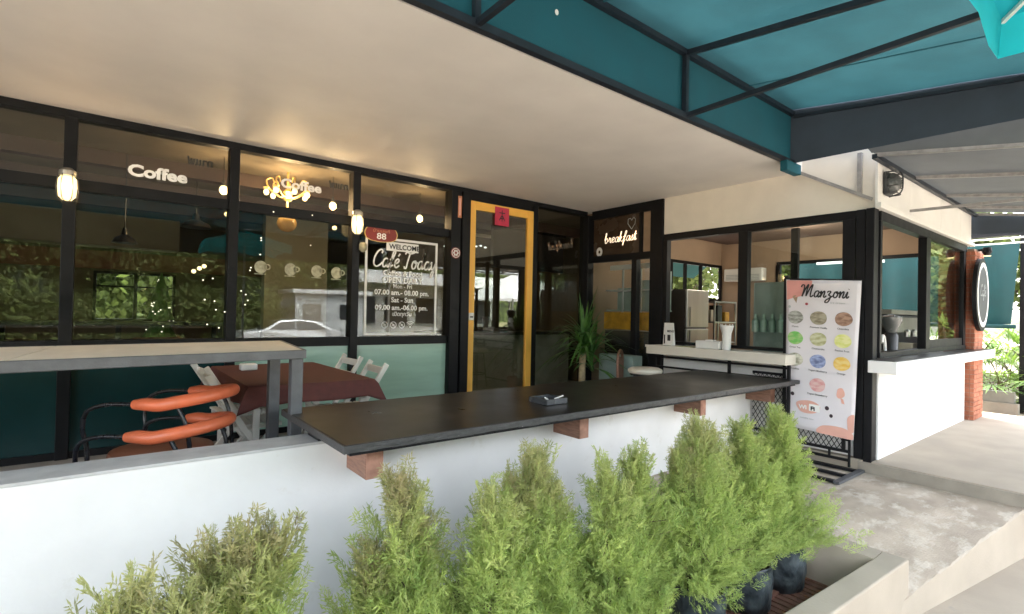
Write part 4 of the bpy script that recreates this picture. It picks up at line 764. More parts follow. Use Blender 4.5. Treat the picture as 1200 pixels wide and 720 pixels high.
# ---- dracaena
dp = thing('dracaena', 'potted dracaena with long narrow leaves in the corner by the door', 'potted plant', (5.55, 5.35, FZ))
MB().lathe([(.10, 0), (.15, .05), (.165, .30), (.15, .31), (.14, .27), (.01, .27)], (5.30, 5.24, FZ), 24).build('pot', M['red_pot'], dp, smooth=True)
MB().lathe([(.11, 0), (.15, .04), (.16, .33), (.145, .34), (.13, .3), (.01, .3)], (5.56, 5.14, FZ), 24).build('white_stand', M['marble_white'], dp, smooth=True)
MB().tube(spline([(5.40, 5.20, .3), (5.41, 5.2, .6), (5.40, 5.18, .9)]), [.05] * 11, 10).build('trunk', mat('pale_cane', (.38, .30, .18), .8, var=.3, scale=20), dp, smooth=True)
lv = MB()
for k in range(130):
    cx, cy, cz = (5.40, 5.18, .85 + .35 * random.random()) if k % 3 else (5.52, 5.12, .62 + .3 * random.random())
    az = random.uniform(0, 2 * math.pi); el = math.radians(random.uniform(10, 86)); L = random.uniform(.45, .85); wd = random.uniform(.02, .032)
    dr_ = Vector((math.cos(az) * math.cos(el), math.sin(az) * math.cos(el), math.sin(el))); side = dr_.cross(Vector((0, 0, 1))).normalized(); p = Vector((cx, cy, cz)); vs = []; N = 7
    for i in range(N + 1):
        t = i / N; ww = wd * (1 - t ** 2.5) * (.5 + min(1, t * 4) * .5); q_ = p + dr_ * L * t + Vector((0, 0, -1)) * (L * .62 * t * t * math.cos(el)); q_.y = min(q_.y, FY - .1); q_.x = min(q_.x, BX - .1)
        vs += [q_ - side * ww, q_ + side * ww]
    lv.add(vs, [(2 * i, 2 * i + 1, 2 * i + 3, 2 * i + 2) for i in range(N)])
lv.build('leaves', M['leaf_dark'], dp, kind='stuff')

# ---- teal canopy
tc_ = thing('teal_canopy', 'teal fabric canopy on a dark steel frame over the planter', 'canopy', (1, 1, 3.1))
YB, ZB, ZT = 2.575, 3.16, 3.72; YF = -1.3; SL = .128
def zr(y): return ZT - SL * (YB - y)
MB().add([(-4, YB - .0, ZB), (5.9, YB, ZB), (5.9, YB, ZT), (-4, YB, ZT)], [(0, 1, 2, 3)]).build('back_valance', M['teal_back'], tc_)
nx_, ny_ = 40, 16; vs = []
for j in range(ny_ + 1):
    for i in range(nx_ + 1):
        x_ = -4 + 9.9 * i / nx_; y_ = YB + .02 - (YB + .02 - YF) * j / ny_; ph = ((x_ - 1.69) / 2.15) % 1
        vs.append((x_, y_, zr(y_) + .034 - .022 * math.sin(math.pi * ph) ** 2 * math.sin(math.pi * j / ny_) + .004 * math.sin(x_ * 7 + y_ * 4)))
MB().add(vs, [(j * (nx_ + 1) + i, (j + 1) * (nx_ + 1) + i, (j + 1) * (nx_ + 1) + i + 1, j * (nx_ + 1) + i + 1) for j in range(ny_) for i in range(nx_)]).build('roof_fabric', M['teal'], tc_, smooth=True)
MB().add([(5.90, YB + .018, ZB), (5.90, YF, 3.12), (5.905, YF, zr(YF) + .06), (5.905, YB + .018, ZT + .06)], [(0, 1, 2, 3)]).build('end_panel', M['navy'], tc_)
MB().add([(-4, YF, 2.62), (5.9, YF, 2.62), (5.9, YF, zr(YF) + .03), (-4, YF, zr(YF) + .03)], [(0, 1, 2, 3)]).build('reflection_valance', M['navy'], tc_)  # added out of view to darken the reflections in the shop windows
def cb_(a, b, w_, nm='frame_bar'): MB().bar(a, b, w_).build(nm, M['canopy_bar'], tc_)
cb_((-4, YB - .03, ZB - .005), (5.93, YB - .03, ZB - .005), .05, 'lower_beam'); cb_((-4, YB - .03, ZT - .02), (5.88, YB - .03, ZT - .02), .045, 'upper_beam'); cb_((-4, YF + .02, 3.17), (5.88, YF + .02, 3.17), .045, 'front_beam')
for x_ in (-2.6, -.45, 1.69, 3.84):
    cb_((x_, YB - .03, ZB + .022), (x_, YB - .03, ZT - .045), .04, 'upright'); cb_((x_, YB - .056, zr(YB - .056) - .02), (x_, YF + .03, zr(YF) - .01), .042, 'rafter'); cb_((x_, YB - .058, ZB), (x_, YF, 3.215), .036, 'tie_bar')
cb_((5.85, YB - .05, ZT - .06), (5.85, YF, zr(YF)), .03, 'rafter')
for x_, y_ in ((2.55, 2.3), (3.35, 1.9), (1.9, 2.2)): pass
pv = MB(); pv.disc((2.36, YB - .006, 3.50), .016, .02, AX, AZ, -.003, 12); pv.build('bright_spot', M['white_vinyl'], tc_)  # white discs painted in for bright points of light on the canopy
pv = MB(); pv.disc((3.9, 2.0, zr(2.0) + .026), .018, .014, AX, (0, 1, 0), -.002, 12); pv.build('bright_spot', M['white_vinyl'], tc_)
MB().box(5.60, 5.93, 2.47, 2.55, 3.02, 3.13).build('folded_flap', M['teal_back'], tc_, bevel=.01)
for x_ in (.62, 2.77, 4.87): MB().bar((x_, YB - .05, zr(YB - .05) - .004), (x_, YF + .03, zr(YF) - .004), .018, .004).build('fabric_seam', M['teal_back'], tc_)
# wall bracket of the canopy
wb = thing('canopy_bracket', 'grey steel triangle bracket on the booth fascia below the canopy end', 'bracket', (6.25, 2.2, 2.9))
MB().bar((6.235, 2.66, 3.16), (6.235, 1.90, 2.715), .034).build('diagonal', M['grey_bar'], wb); MB().bar((6.235, 2.01, 2.79), (6.235, 2.01, 3.22), .04).build('upright', M['grey_bar'], wb)
# ---- grey canopy over the booth front
gc = thing('grey_canopy', 'grey fabric canopy with pale ribs over the booth side ledge', 'canopy', (8, .5, 3))
GK = .15; 
def gz(y): return 3.12 - GK * (1.83 - y)
xs = [5.97, 7.28, 8.60, 9.65, 10.4]
MB().add([(x_, y_, gz(y_) + .02) for y_ in (1.83, .9, 0, -1.0) for x_ in xs], [(j * 5 + i, (j + 1) * 5 + i, (j + 1) * 5 + i + 1, j * 5 + i + 1) for j in range(3) for i in range(4)]).build('roof_fabric', M['grey_fabric'], gc)
for i, x_ in enumerate(xs): MB().bar((x_ + (.02 if i == 0 else -.01), 1.80, gz(1.80) - .012), (x_ + (.02 if i == 0 else -.01), -1.0, gz(-1.0) - .012), .035).build('rib', M['grey_bar'], gc)
MB().bar((5.97, 1.80, 3.085), (10.4, 1.80, 3.085), .045).build('back_beam', M['canopy_bar'], gc); MB().bar((5.97, -1.0, gz(-1) - .03), (10.4, -1.0, gz(-1) - .03), .04).build('front_beam', M['grey_bar'], gc)
MB().bar((7.13, 1.80, 2.70), (7.2, -1.0, 2.66), .028).build('tie_bar', M['grey_bar'], gc)
MB().add([(5.955, 1.9, 3.24), (5.955, YF, 3.20), (5.955, -1.0, gz(-1.)), (5.955, 1.82, gz(1.82))], [(0, 1, 2, 3)]).build('side_panel', M['grey_fabric'], gc)
MB().add([(10.42, 1.9, 2.80), (10.42, -1.0, 2.66), (10.42, -1.0, gz(-1.)), (10.42, 1.9, 3.12)], [(0, 1, 2, 3)]).build('end_panel', M['navy'], gc)
# ---- umbrella
um = thing('parasol', 'turquoise square parasol, only one hanging corner in view', 'parasol', (2.31, -.30, -.5))
tip = Vector((3.06, .45, 2.78)); ctr = Vector((2.31, -.30, 3.1))
cs = [Vector((ctr.x + a * .75, ctr.y + b * .75, 2.78)) for a, b in ((1, 1), (-1, 1), (-1, -1), (1, -1))]
q = MB(); vs = [ctr]; ring = []
for k in range(4):
    for t in range(8):
        p = cs[k].lerp(cs[(k + 1) % 4], t / 8); p.z += .05 * math.sin(math.pi * t / 8); ring.append(p)
n = len(ring); vs = [ctr] + ring + [Vector((p.x + (p.x - ctr.x) * .02, p.y + (p.y - ctr.y) * .02, p.z - (.16 + .03 * math.sin(i * 2.1)))) for i, p in enumerate(ring)]
q.add(vs, [(0, 1 + k, 1 + (k + 1) % n) for k in range(n)] + [(1 + k, 1 + n + k, 1 + n + (k + 1) % n, 1 + (k + 1) % n) for k in range(n)]); q.build('canopy', M['cyan'], um)
MB().tube([(ctr.x, ctr.y, -.5), (ctr.x, ctr.y, 3.1)], .024, 12).build('pole', M['white_wood'], um)
for k in range(4): MB().bar(ctr - Vector((0, 0, .06)), cs[k] - Vector((0, 0, .01)), .016).build('rib', M['white_wood'], um)
MB().lathe([(.3, 0), (.3, .05), (.06, .1)], (ctr.x, ctr.y, -.5), 20).build('base', M['kerb'], um)

# ---- brick column, round sign
bc = thing('brick_column', 'orange brick column at the far end of the booth ledge', 'column', (10.4, 2, 0))
MB().box(10.125, 10.695, 1.765, 2.175, 0, 2.55).build('mortar_core', M['mortar'], bc)
bm_ = MB(); z_ = .004; row = 0
while z_ < 2.5:
    off = 0 if row % 2 else -.1; a = 10.12 + off
    while a < 10.70:
        x0_, x1_ = max(10.12, a), min(10.70, a + .19)
        if x1_ - x0_ > .03: e = random.random() * .004; bm_.box(x0_, x1_, 1.755 - e, 1.80, z_, z_ + .058)
        a += .2
    b_ = 1.80
    while b_ < 2.18: bm_.box(10.112 - random.random() * .004, 10.15, b_ + .006, min(2.18, b_ + .19), z_, z_ + .058); bm_.box(10.67, 10.705, b_ + .006, min(2.18, b_ + .19), z_, z_ + .058); b_ += .2
    z_ += .068; row += 1
bm_.build('bricks', M['brick'], bc, kind='stuff')
rg = thing('round_sign', 'large round black sign with a white ring on the brick column', 'sign', (10.32, 1.7, 1.87))
cs_ = (10.32, 1.70, 1.87)
MB().disc(cs_, .43, .545, AX, AZ, -.05, 48).build('board', M['steel_black'], rg)
MB().disc((cs_[0], 1.694, cs_[2]), .0, .0, AX, AZ, .001, 8)
MB().ring((cs_[0], 1.698, cs_[2]), .42, .485, AX, AZ, .006, 48, sx=.78).build('white_ring', M['white_vinyl'], rg); MB().disc((cs_[0], 1.698, cs_[2]), .32, .415, AX, AZ, .004, 40).build('centre_disc', mat('dark_grey_print', (.06, .065, .07), .5), rg)
script_text('Café', .17, (10.10, 1.690, 1.85), *FR, M['kiosk'], rg, wid=.08, sx=.9)
MB().box(10.2, 10.44, 1.702, 1.753, 1.8, 1.95).build('mount', M['steel_black'], rg)
wl = thing('spot_lamp', 'small lit spotlight at the top of the brick column', 'lamp', (10.35, 1.72, 2.5))
MB().lathe([(.03, 0), (.06, .05), (.05, .12)], (10.35, 1.66, 2.46), 12).build('head', M['steel_black'], wl); MB().disc((10.35, 1.66, 2.455), .045, .045, AX, (0, 1, 0), -.004, 14).build('lit_lens', M['bulb'], wl); MB().box(10.33, 10.37, 1.66, 1.76, 2.53, 2.56).build('arm', M['steel_black'], wl)

# ---- beyond the booth: posts, curtain, kerbs, palms
pf = thing('pergola', 'black pergola posts and pale rails beyond the brick column', 'pergola', (12.5, 1.5, 0))
for y_ in (1.52, 4.6): MB().box(12.46, 12.56, y_ - .04, y_ + .05, -.1, 3.1).build('post', M['black'], pf)
MB().box(12.45, 12.57, -1, 6.4, 3.0, 3.12).build('beam', M['black'], pf)
for z_ in (2.86, 2.95): MB().box(12.42, 12.45, 1.35, 6.4, z_ - .015, z_ + .015).build('rail', M['cream_paint'], pf)
cu2 = thing('shade_curtain', 'teal shade cloth curtain hanging under the pergola rail', 'curtain', (12.4, 3, 1.4))
vs = []; NY2, NZ2 = 46, 12
for j in range(NZ2 + 1):
    for i in range(NY2 + 1):
        y_ = 1.66 + 3.6 * i / NY2; z_ = 2.84 - 1.42 * j / NZ2 + .02 * math.sin(y_ * 5) * j / NZ2; vs.append((12.36 + .05 * math.sin(y_ * 11) * (.3 + j / NZ2), y_ - (.10 * (1 - j / NZ2) if i == 0 else 0), z_))
MB().add(vs, [(j * (NY2 + 1) + i, j * (NY2 + 1) + i + 1, (j + 1) * (NY2 + 1) + i + 1, (j + 1) * (NY2 + 1) + i) for j in range(NZ2) for i in range(NY2)]).build('cloth', M['teal_curtain'], cu2, smooth=True)
MB().box(12.28, 12.40, 1.6, 5.3, 1.36, 1.43).build('bottom_roll', M['teal_curtain'], cu2, bevel=.02)
MB().add([(8.5, FY + .9, 2.35), (10.8, FY + .9, 2.35), (10.8, FY + .35, 2.75), (8.5, FY + .35, 2.75)], [(0, 1, 2, 3)]).build('rear_flap', M['teal_curtain'], cu2)
kb_ = thing('kerb_wall', 'low grey kerb wall of the palm bed beyond the brick column', 'kerb', (11.9, 2, 0))
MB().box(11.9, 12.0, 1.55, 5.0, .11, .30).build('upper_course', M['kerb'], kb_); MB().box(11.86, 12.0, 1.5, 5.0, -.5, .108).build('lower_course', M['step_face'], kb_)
g = MB().prism([(11.3, -8), (40, -8), (40, 8), (11.3, 8)], -.5, -.11).build('side_path', mat('side_path_concrete', (.24, .21, .17), .85, bump=.2)); g['kind'] = 'structure'
def palm(x, y, z, n, L, label, seed):
    rnd = random.Random(seed); c = thing('palm_shrub', label, 'palm', (x, y, z), 'palm shrubs beyond the booth')
    st_ = MB(); lf = MB()
    for k in range(n):
        az = rnd.uniform(0, 6.28); el = math.radians(rnd.uniform(15, 80)); l = L * rnd.uniform(.5, 1)
        base = Vector((x + rnd.uniform(-.2, .2), y + rnd.uniform(-.2, .2), z)); dr_ = Vector((math.cos(az) * math.cos(el), math.sin(az) * math.cos(el), math.sin(el))); pts = [base + dr_ * l * t + Vector((0, 0, -.5)) * l * t * t * math.cos(el) for t in [i / 5 for i in range(6)]]
        st_.tube(pts, .008, 4, False); hub = pts[-1]; d2 = (pts[-1] - pts[-2]).normalized(); sd_ = d2.cross(Vector((0, 0, 1))).normalized(); 
        for q_ in range(15):
            a = math.radians(-115 + 230 * q_ / 14 + rnd.uniform(-4, 4)); dd = (d2 * math.cos(a) + sd_ * math.sin(a)).normalized(); dd.z -= .15; ll = L * rnd.uniform(.26, .38); wv = dd.cross(Vector((0, 0, 1))).normalized() * .02
            m1 = hub + dd * ll * .5; m2 = hub + dd * ll + Vector((0, 0, -.12 * ll)); lf.add([hub, m1 - wv, m2, m1 + wv], [(0, 1, 2, 3)])
    st_.build('stems', M['bark'], c, kind='stuff'); lf.build('leaves', M['palm_leaf'], c, kind='stuff'); return c
pls = [(12.9, 1.95, 0, 34, 1.5, 'bright green fan palm shrub nearest the brick column'), (13.4, 1.2, 0, 36, 1.6, 'fan palm shrub at the right edge of the picture'), (12.6, 1.35, -.1, 26, .85, 'low feathery palm shrub spilling over the kerb wall'), (14.2, 2.9, 0, 34, 2.0, 'tall fan palm shrub behind the teal curtain'), (14.8, 1.7, 0, 34, 2.2, 'tallest fan palm shrub farthest behind the kerb'), (13.2, 4.0, 0, 34, 1.7, 'fan palm shrub seen through the booth windows'), (13.6, 5.6, 0, 30, 1.9, 'fan palm shrub behind the rear of the booth'), (13.5, 0.2, -.1, 30, 1.6, 'fan palm shrub out on the street side of the pergola')]
for i, a in enumerate(pls): palm(*a, seed=i + 3)

# ---- cypress shrubs in grow bags
def spray_template(rnd, n_nodes=8, L=.135):
    tri = []
    def blade(a, d_, l, w_):
        nrm = np.cross(d_, rnd.normal(size=3)); nrm /= np.linalg.norm(nrm) + 1e-9; tri.append((a - nrm * w_ * .5, a + d_ * l * .5 + nrm * w_ * .5, a + d_ * l)); tri.append((a + nrm * w_ * .3, a + d_ * l * .4 - nrm * w_ * .6, a + d_ * l * .97))
    ax = np.array([0, 0, 1.]); side = np.array([1., 0, 0])
    for i in range(n_nodes):
        t = (i + .5) / n_nodes; p = ax * L * t + side * .008 * math.sin(t * 5)
        tl_ = L * .36 * (1 - t) ** .7 + .008
        for s in (-1, 1):
            an = math.radians(38 + rnd.normal() * 8); d_ = ax * math.cos(an) + side * s * math.sin(an) + np.array([0, rnd.normal() * .25, 0]); d_ /= np.linalg.norm(d_)
            blade(p, d_, tl_, .0042)
            for q_ in range(3):
                tt = (q_ + .6) / 3.2; pp_ = p + d_ * tl_ * tt; an2 = math.radians(40) * (1 if q_ % 2 else -1); pr = np.array([d_[2], 0, -d_[0]]); d2 = d_ * math.cos(an2) + pr * math.sin(an2) + np.array([0, rnd.normal() * .3, 0]); d2 /= np.linalg.norm(d2)
                blade(pp_, d2, .013 + .012 * rnd.random(), .0042)
    blade(ax * 0, ax, L, .003); blade(ax * L * .8, ax, L * .3, .0045)
    return np.array(tri)
TPL = [spray_template(np.random.default_rng(s)) for s in range(5)]
def foliage_mesh(name, centers, dirs, scales, tints, tips, tpls=TPL, seed=0):
    rnd = np.random.default_rng(seed); V = []; T = []
    for c, d_, s, a, b in zip(centers, dirs, scales, tints, tips):
        t = tpls[rnd.integers(len(tpls))]; z = d_ / np.linalg.norm(d_); x = np.cross(z, rnd.normal(size=3)); x /= np.linalg.norm(x); y = np.cross(z, x); R_ = np.stack([x, y, z], 1)
        V.append((t.reshape(-1, 3) * s) @ R_.T + c); T.append(np.tile([a, b, 0, 1], (len(t) * 3, 1)))
    V = np.concatenate(V).astype(np.float32); T = np.concatenate(T).astype(np.float32); n = len(V); me = bpy.data.meshes.new(name)
    me.vertices.add(n); me.vertices.foreach_set('co', V.ravel()); me.loops.add(n); me.loops.foreach_set('vertex_index', np.arange(n, dtype=np.int32)); me.polygons.add(n // 3); me.polygons.foreach_set('loop_start', np.arange(0, n, 3, dtype=np.int32))
    me.update(calc_edges=True); at = me.color_attributes.new('tint', 'FLOAT_COLOR', 'POINT'); at.data.foreach_set('color', T.ravel()); return me
def cypress(x, y, zb, h, rad, leaders, n, label, seed, pot=True, pr=.155, brown=.3, tipspread=.0):
    rnd = np.random.default_rng(seed); c = thing('potted_cypress', label, 'shrub', (x, y, zb), 'potted cypresses in the planter')
    if pot:
        nn = 40; prof = [(.9, 0), (.98, .03), (1.0, .07), (1.03, .11), (1.0, .15), (1.03, .19), (1.0, .23), (1.02, .27), (1.03, .30), (.99, .305), (.95, .25)]; vs = []
        for r_, z_ in prof:
            for k in range(nn): a = k * 2 * math.pi / nn; w_ = 1 + .035 * math.sin(3 * a + seed) + .03 * math.sin(6 * a + z_ * 26 + seed) + .018 * math.sin(11 * a - z_ * 40) + rnd.normal() * .008; vs.append((x + pr * r_ * w_ * math.cos(a), y + pr * r_ * w_ * math.sin(a), zb + z_ + .012 * math.sin(2 * a + seed) * (z_ > .2)))
        MB().add(vs, [(i * nn + k, i * nn + (k + 1) % nn, (i + 1) * nn + (k + 1) % nn, (i + 1) * nn + k) for i in range(len(prof) - 1) for k in range(nn)]).build('grow_bag', M['pot'], c, smooth=True)
        vs = [(x, y, zb + .265)] + [(x + pr * .95 * f_ * math.cos(k * .2618), y + pr * .95 * f_ * math.sin(k * .2618), zb + .25 + rnd.normal() * .006) for f_ in (.5, 1) for k in range(24)]
        MB().add(vs, [(0, 1 + k, 1 + (k + 1) % 24) for k in range(24)] + [(1 + k, 25 + k, 25 + (k + 1) % 24, 1 + (k + 1) % 24) for k in range(24)]).build('soil', M['soil'], c)
    z0 = zb + .27; cen = []; dr_ = []; sc = []; ti = []; tp = []; wood = MB(); tot = sum(l[2] for l in leaders)
    for (lx, ly, lh) in leaders:                        # leader tip offset and relative height
        top = np.array([x + lx, y + ly, zb + h * lh]); base = np.array([x + rnd.normal() * .01, y + rnd.normal() * .01, z0]); H = top[2] - z0
        wood.tube([base, base * .55 + top * .45 + np.array([lx * .15, ly * .15, 0]), top * .98 + base * .02], [.010, .006, .002], 6)
        m = int(1.22 * n * lh / tot); R0 = rad * (lh ** 1.2) * (.78 if len(leaders) > 1 else 1)
        for k in range(m):
            t = rnd.random() ** 1.12; tz = .03 + .93 * t
            env = R0 * 2.1 * (min(1, tz / .16 + .45)) * (1 - tz) ** .92 * (1 + .3 * math.sin(5.1 * tz * 5 + seed) * (1 - tz)); a = rnd.random() * 2 * math.pi; env *= 1 + .34 * math.sin(3 * a + seed + 5 * tz)
            rr = env * (rnd.random() ** .5) * (1 + .12 * rnd.normal()); ctr_ = base + (top - base) * tz; out = np.array([math.cos(a), math.sin(a), 0]); p = ctr_ + out * rr
            upw = .75 + .9 * tz; d_ = out * (.35 + .75 * rr / max(env, 1e-3) * (1 - .6 * tz)) + np.array([0, 0, upw]) + rnd.normal(size=3) * .22
            cen.append(p - d_ / np.linalg.norm(d_) * .05); dr_.append(d_); s = (.6 + .65 * rnd.random()) * (1.0 + .1 * tz); sc.append(s); ti.append(min(1, max(0, rnd.normal(.6, .28)))); tp.append(max(0, min(1, (tz - .66) * 2.6 * brown * 2 + rnd.normal() * .10 + (.12 if rnd.random() < .08 else 0))))
            if k % 14 == 0: wood.tube([ctr_ - np.array([0, 0, .06 * (1 - tz)]), p], [.003, .0015], 4, False)
        for q_ in range(5): cen.append(top - np.array([0, 0, .06 - .02 * q_ + .03])); dr_.append(np.array([rnd.normal() * .12, rnd.normal() * .12, 1])); sc.append(.6); ti.append(.6); tp.append(.5 * brown * 2)
    wood.build('stems', M['bark'], c)
    me = foliage_mesh('foliage', cen, dr_, sc, ti, tp, seed=seed); V0 = np.empty(len(me.vertices) * 3, np.float32); me.vertices.foreach_get('co', V0); V0 = V0.reshape(-1, 3) - np.array([x, y, zb], np.float32); me.vertices.foreach_set('co', V0.ravel()); me.update()
    o = link('foliage', me, M['cypress'], c); o['kind'] = 'stuff'; return c
Z0 = -.44
CY = [  # x, y, total height to tip, radius, leaders, sprays, label, pot radius
 (.12, 1.72, 1.10, .25, [(-.05, 0, 1), (-.13, .05, .90), (.08, -.04, .95)], 640, 'loose cypress shrub farthest left, its tips the lowest', .15, .35),
 (.35, 1.80, 1.14, .22, [(.0, .0, 1), (-.07, .04, .97), (.10, .03, .99)], 620, 'second cypress from the left, with two tall feathery tips', .15, .42),
 (.93, 1.85, 1.20, .215, [(0, 0, 1), (.10, .03, .82), (-.12, 0, .76)], 900, 'single pointed brown-tipped cypress below the first wooden bracket', .15, .42),
 (1.30, 1.72, 1.12, .19, [(-.03, 0, 1), (.08, .05, .85)], 560, 'narrow cypress just right of the pointed brown-tipped one', .14, .2),
 (1.62, 1.85, 1.20, .25, [(0, 0, 1), (-.12, .0, .9), (.13, 0, .82)], 950, 'full cypress with a brown tip in the middle of the row', .15, .35),
 (2.02, 1.70, 1.10, .16, [(-.02, .04, 1), (.06, 0, .88)], 420, 'small thin cypress behind the gap under the second bracket', .14, .15),
 (2.30, 1.80, 1.12, .20, [(0, 0, 1), (.09, .05, .85), (-.1, 0, .75)], 760, 'green cypress left of the dense pair at the right', .15, .12),
 (2.80, 1.72, 1.25, .25, [(-.04, 0, 1), (.14, 0, .92), (-.14, .03, .86)], 950, 'tall cypress with bare brown stems low down, third from the right', .165, .3),
 (3.32, 1.70, 1.16, .21, [(-.05, 0, 1), (.08, 0, .9)], 820, 'dense cypress in the black bag second from the right', .165, .12),
 (3.78, 1.68, 1.18, .20, [(-.06, 0, 1), (.05, 0, .95), (-.12, .03, .86)], 980, 'dense bright green cypress in the black bag at the right end', .155, .05)]
for i, (x, y, h, rd, ld, n, lb, pr, br) in enumerate(CY): cypress(x, y, Z0 + .02, h, rd, ld, n, lb, seed=20 + i, pr=pr, brown=br)

# ================================================================== CAFE INTERIOR THINGS
def pend(x, y, z, label, r_=.12, lit=False):
    p = thing('pendant_lamp', label, 'pendant lamp', (x, y, z), 'dark dome pendant lamps'); MB().tube([(x, y, z + .1), (x, y, CZ)], .005, 5).build('cord', M['plastic_black'], p)
    MB().lathe([(r_, 0), (r_ * .8, .05), (r_ * .3, .09), (r_ * .16, .17)], (x, y, z), 20).build('shade', M['plastic_black'], p, smooth=True)
pend(.15, 7.2, 2.14, 'dark dome pendant lamp below the left end of the Coffee lettering'); pend(.85, 7.4, 2.42, 'wide dark pendant shade near the second mullion', .17)
for i, x in enumerate((1.016, 2.25, 3.49)):
    b_ = thing('hanging_bulb', ('bare glowing bulb behind the right end of the Coffee pane', 'bare glowing bulb right of the chandelier', 'bare glowing bulb above the welcome border')[i], 'bulb', (x, 6.6, 2.78), 'bare glowing bulbs in a row inside the window')
    MB().ball((x, 6.6, 2.77), .045, 10, 1.2).build('glass_bulb', M['bulb'], b_, smooth=True); MB().lathe([(.018, 0), (.018, .07)], (x, 6.6, 2.81), 10).build('socket', M['plastic_black'], b_); MB().tube([(x, 6.6, 2.87), (x, 6.6, CZ)], .004, 5).build('cord', M['plastic_black'], b_)
    point('bulb_light', (x, 6.52, 2.72), 1.1)
for i, (x, y, z) in enumerate(((1.06, 6.6, 2.50), (2.28, 6.6, 2.49))):
    b_ = MB().ball((x, y, z), .03, 8, .9).build('small_bulb', M['jar'], None, smooth=True); setp(b_, ('small glowing bulb just below the transom beside the second mullion', 'small glowing bulb just below the transom left of the third mullion')[i], 'bulb')
chd = thing('chandelier', 'gilded chandelier with curled arms and glowing bulbs behind the second upper pane', 'chandelier', (1.72, 6.7, 2.95))
cx, cy, cz = 1.74, 6.75, 2.92
MB().tube([(cx, cy, CZ), (cx, cy, cz - .30)], .014, 8).build('stem', M['gold'], chd)
MB().lathe([(.02, 0), (.05, .03), (.03, .08), (.05, .12), (.02, .16)], (cx, cy, cz - .15), 14).build('hub', M['gold'], chd, smooth=True)
for k in range(7):
    a = k * 2 * math.pi / 7 + .3; u = Vector((math.cos(a), math.sin(a), 0)); c0 = Vector((cx, cy, cz))
    arm = MB().tube(spline([c0 + Vector((0, 0, -.06)), c0 + u * .08 + Vector((0, 0, -.10)), c0 + u * .20 + Vector((0, 0, -.02)), c0 + u * .24 + Vector((0, 0, .08)), c0 + u * .18 + Vector((0, 0, .12)), c0 + u * .15 + Vector((0, 0, .06))]), .009, 7).build('arm', M['gold'], chd, smooth=True)
    p = c0 + u * .24; MB().ball((p.x, p.y, p.z - .06), .032, 8, 1.2).build('bulb', M['bulb'], arm, smooth=True); MB().lathe([(.03, .0), (.04, .02)], (p.x, p.y, p.z - .02), 10).build('bulb_cap', M['gold'], arm)
point('chandelier_light', (cx, cy - .05, cz - .10), 3.4, r_=.15)
MB().ball((cx, cy, cz - .42), .115, 12, .9).build('glass_globe', mat('amber_globe', (.5, .33, .12), .2, trans=.3), chd, smooth=True)
for i, (x, y, z) in enumerate(((.95, 7.4, 1.95), (.90, 7.4, 1.92), (.84, 7.4, 1.88))):
    b_ = MB().ball((x, y, z), .025, 8).build('cluster_bulb', M['bulb'], None, smooth=True); setp(b_, ('upper', 'middle', 'lower')[i] + ' bulb of the slanting trio glowing under the wide pendant shade', 'bulb')
# interior tables with rails, sofa, christmas tree
it = thing('interior_high_table', 'black framed high table seen through the first panes', 'table', (.1, 7.3, .1))
MB().box(-2.2, 1.15, 7.1, 7.6, 1.22, 1.26).build('table_top', M['steel_black'], it)
for x_ in (-2.1, -.85, .12, 1.1): MB().bar((x_, 7.12, .1), (x_, 7.12, 1.22), .045).build('leg', M['steel_black'], it); MB().bar((x_, 7.58, .1), (x_, 7.58, 1.22), .045).build('leg', M['steel_black'], it)
for i, x_ in enumerate((-.9, .55)):
    sf_ = thing('bar_stool', ('dark bar stool behind the leftmost mullion inside', 'dark bar stool inside below the bright back window')[i], 'stool', (x_, 7.9, .1), 'dark interior bar stools')
    MB().box(x_ - .28, x_ + .28, 7.75, 8.1, .98, 1.04).build('seat', M['booth_dark'], sf_, bevel=.02)
    for a in (-.24, .24): MB().bar((x_ + a, 7.9, .1), (x_ + a, 7.9, .98), .03).build('leg', M['steel_black'], sf_)
xt = thing('christmas_tree', 'small dark christmas tree with tiny lights inside the cafe', 'tree', (.8, 11.5, .1))
MB().lathe([(.28, .5), (.08, .9), (.22, .85), (.05, 1.25), (.16, 1.2), (.01, 1.7)], (.80, 11.5, .35), 14).build('foliage', M['leaf_dark'], xt)
MB().tube([(.8, 11.5, .1), (.8, 11.5, 1.0)], .03, 6).build('trunk', M['bark'], xt)
q = MB()
for k in range(40): a = random.random() * 6.28; t = random.random(); q.ball((.8 + (.25 - .22 * t) * math.cos(a), 11.5 + (.25 - .22 * t) * math.sin(a), .95 + t * 1.05), .012, 4)
q.build('fairy_lights', M['spark'], xt, kind='stuff')
cw = thing('menu_screen', 'large dark menu board hanging inside right of the yellow door', 'menu board', (6.3, 7.6, 2.6)); MB().box(5.3, 7.0, 7.3, 7.36, 2.25, 2.95).build('board', M['chalk'], cw); MB().box(5.25, 7.05, 7.28, 7.30, 2.93, 2.98).build('frame', M['black'], cw)
il = thing('interior_counter', 'low grey bar counter inside behind the door', 'counter', (5.5, 7.6, .1)); MB().box(4.2, 7.3, 7.4, 7.9, .1, 1.05).build('front', mat('grey_green_counter', (.34, .36, .31), .5), il); MB().box(4.15, 7.35, 7.35, 7.95, 1.05, 1.10).build('worktop', M['counter'], il)
for i, (x, y) in enumerate(((4.55, 7.2), (5.15, 7.6), (4.75, 8.0))):
    sp_ = MB(); 
    for k in range(3): sp_.ball((x + .1 * k, y, 2.62 + .02 * (k % 2)), .025, 6, .6)
    o = sp_.build('ceiling_spot', M['tube_light'], None); setp(o, ('left', 'right', 'rear')[i] + ' cluster of small ceiling spots seen through the yellow door', 'ceiling light', 'clusters of small ceiling spots')

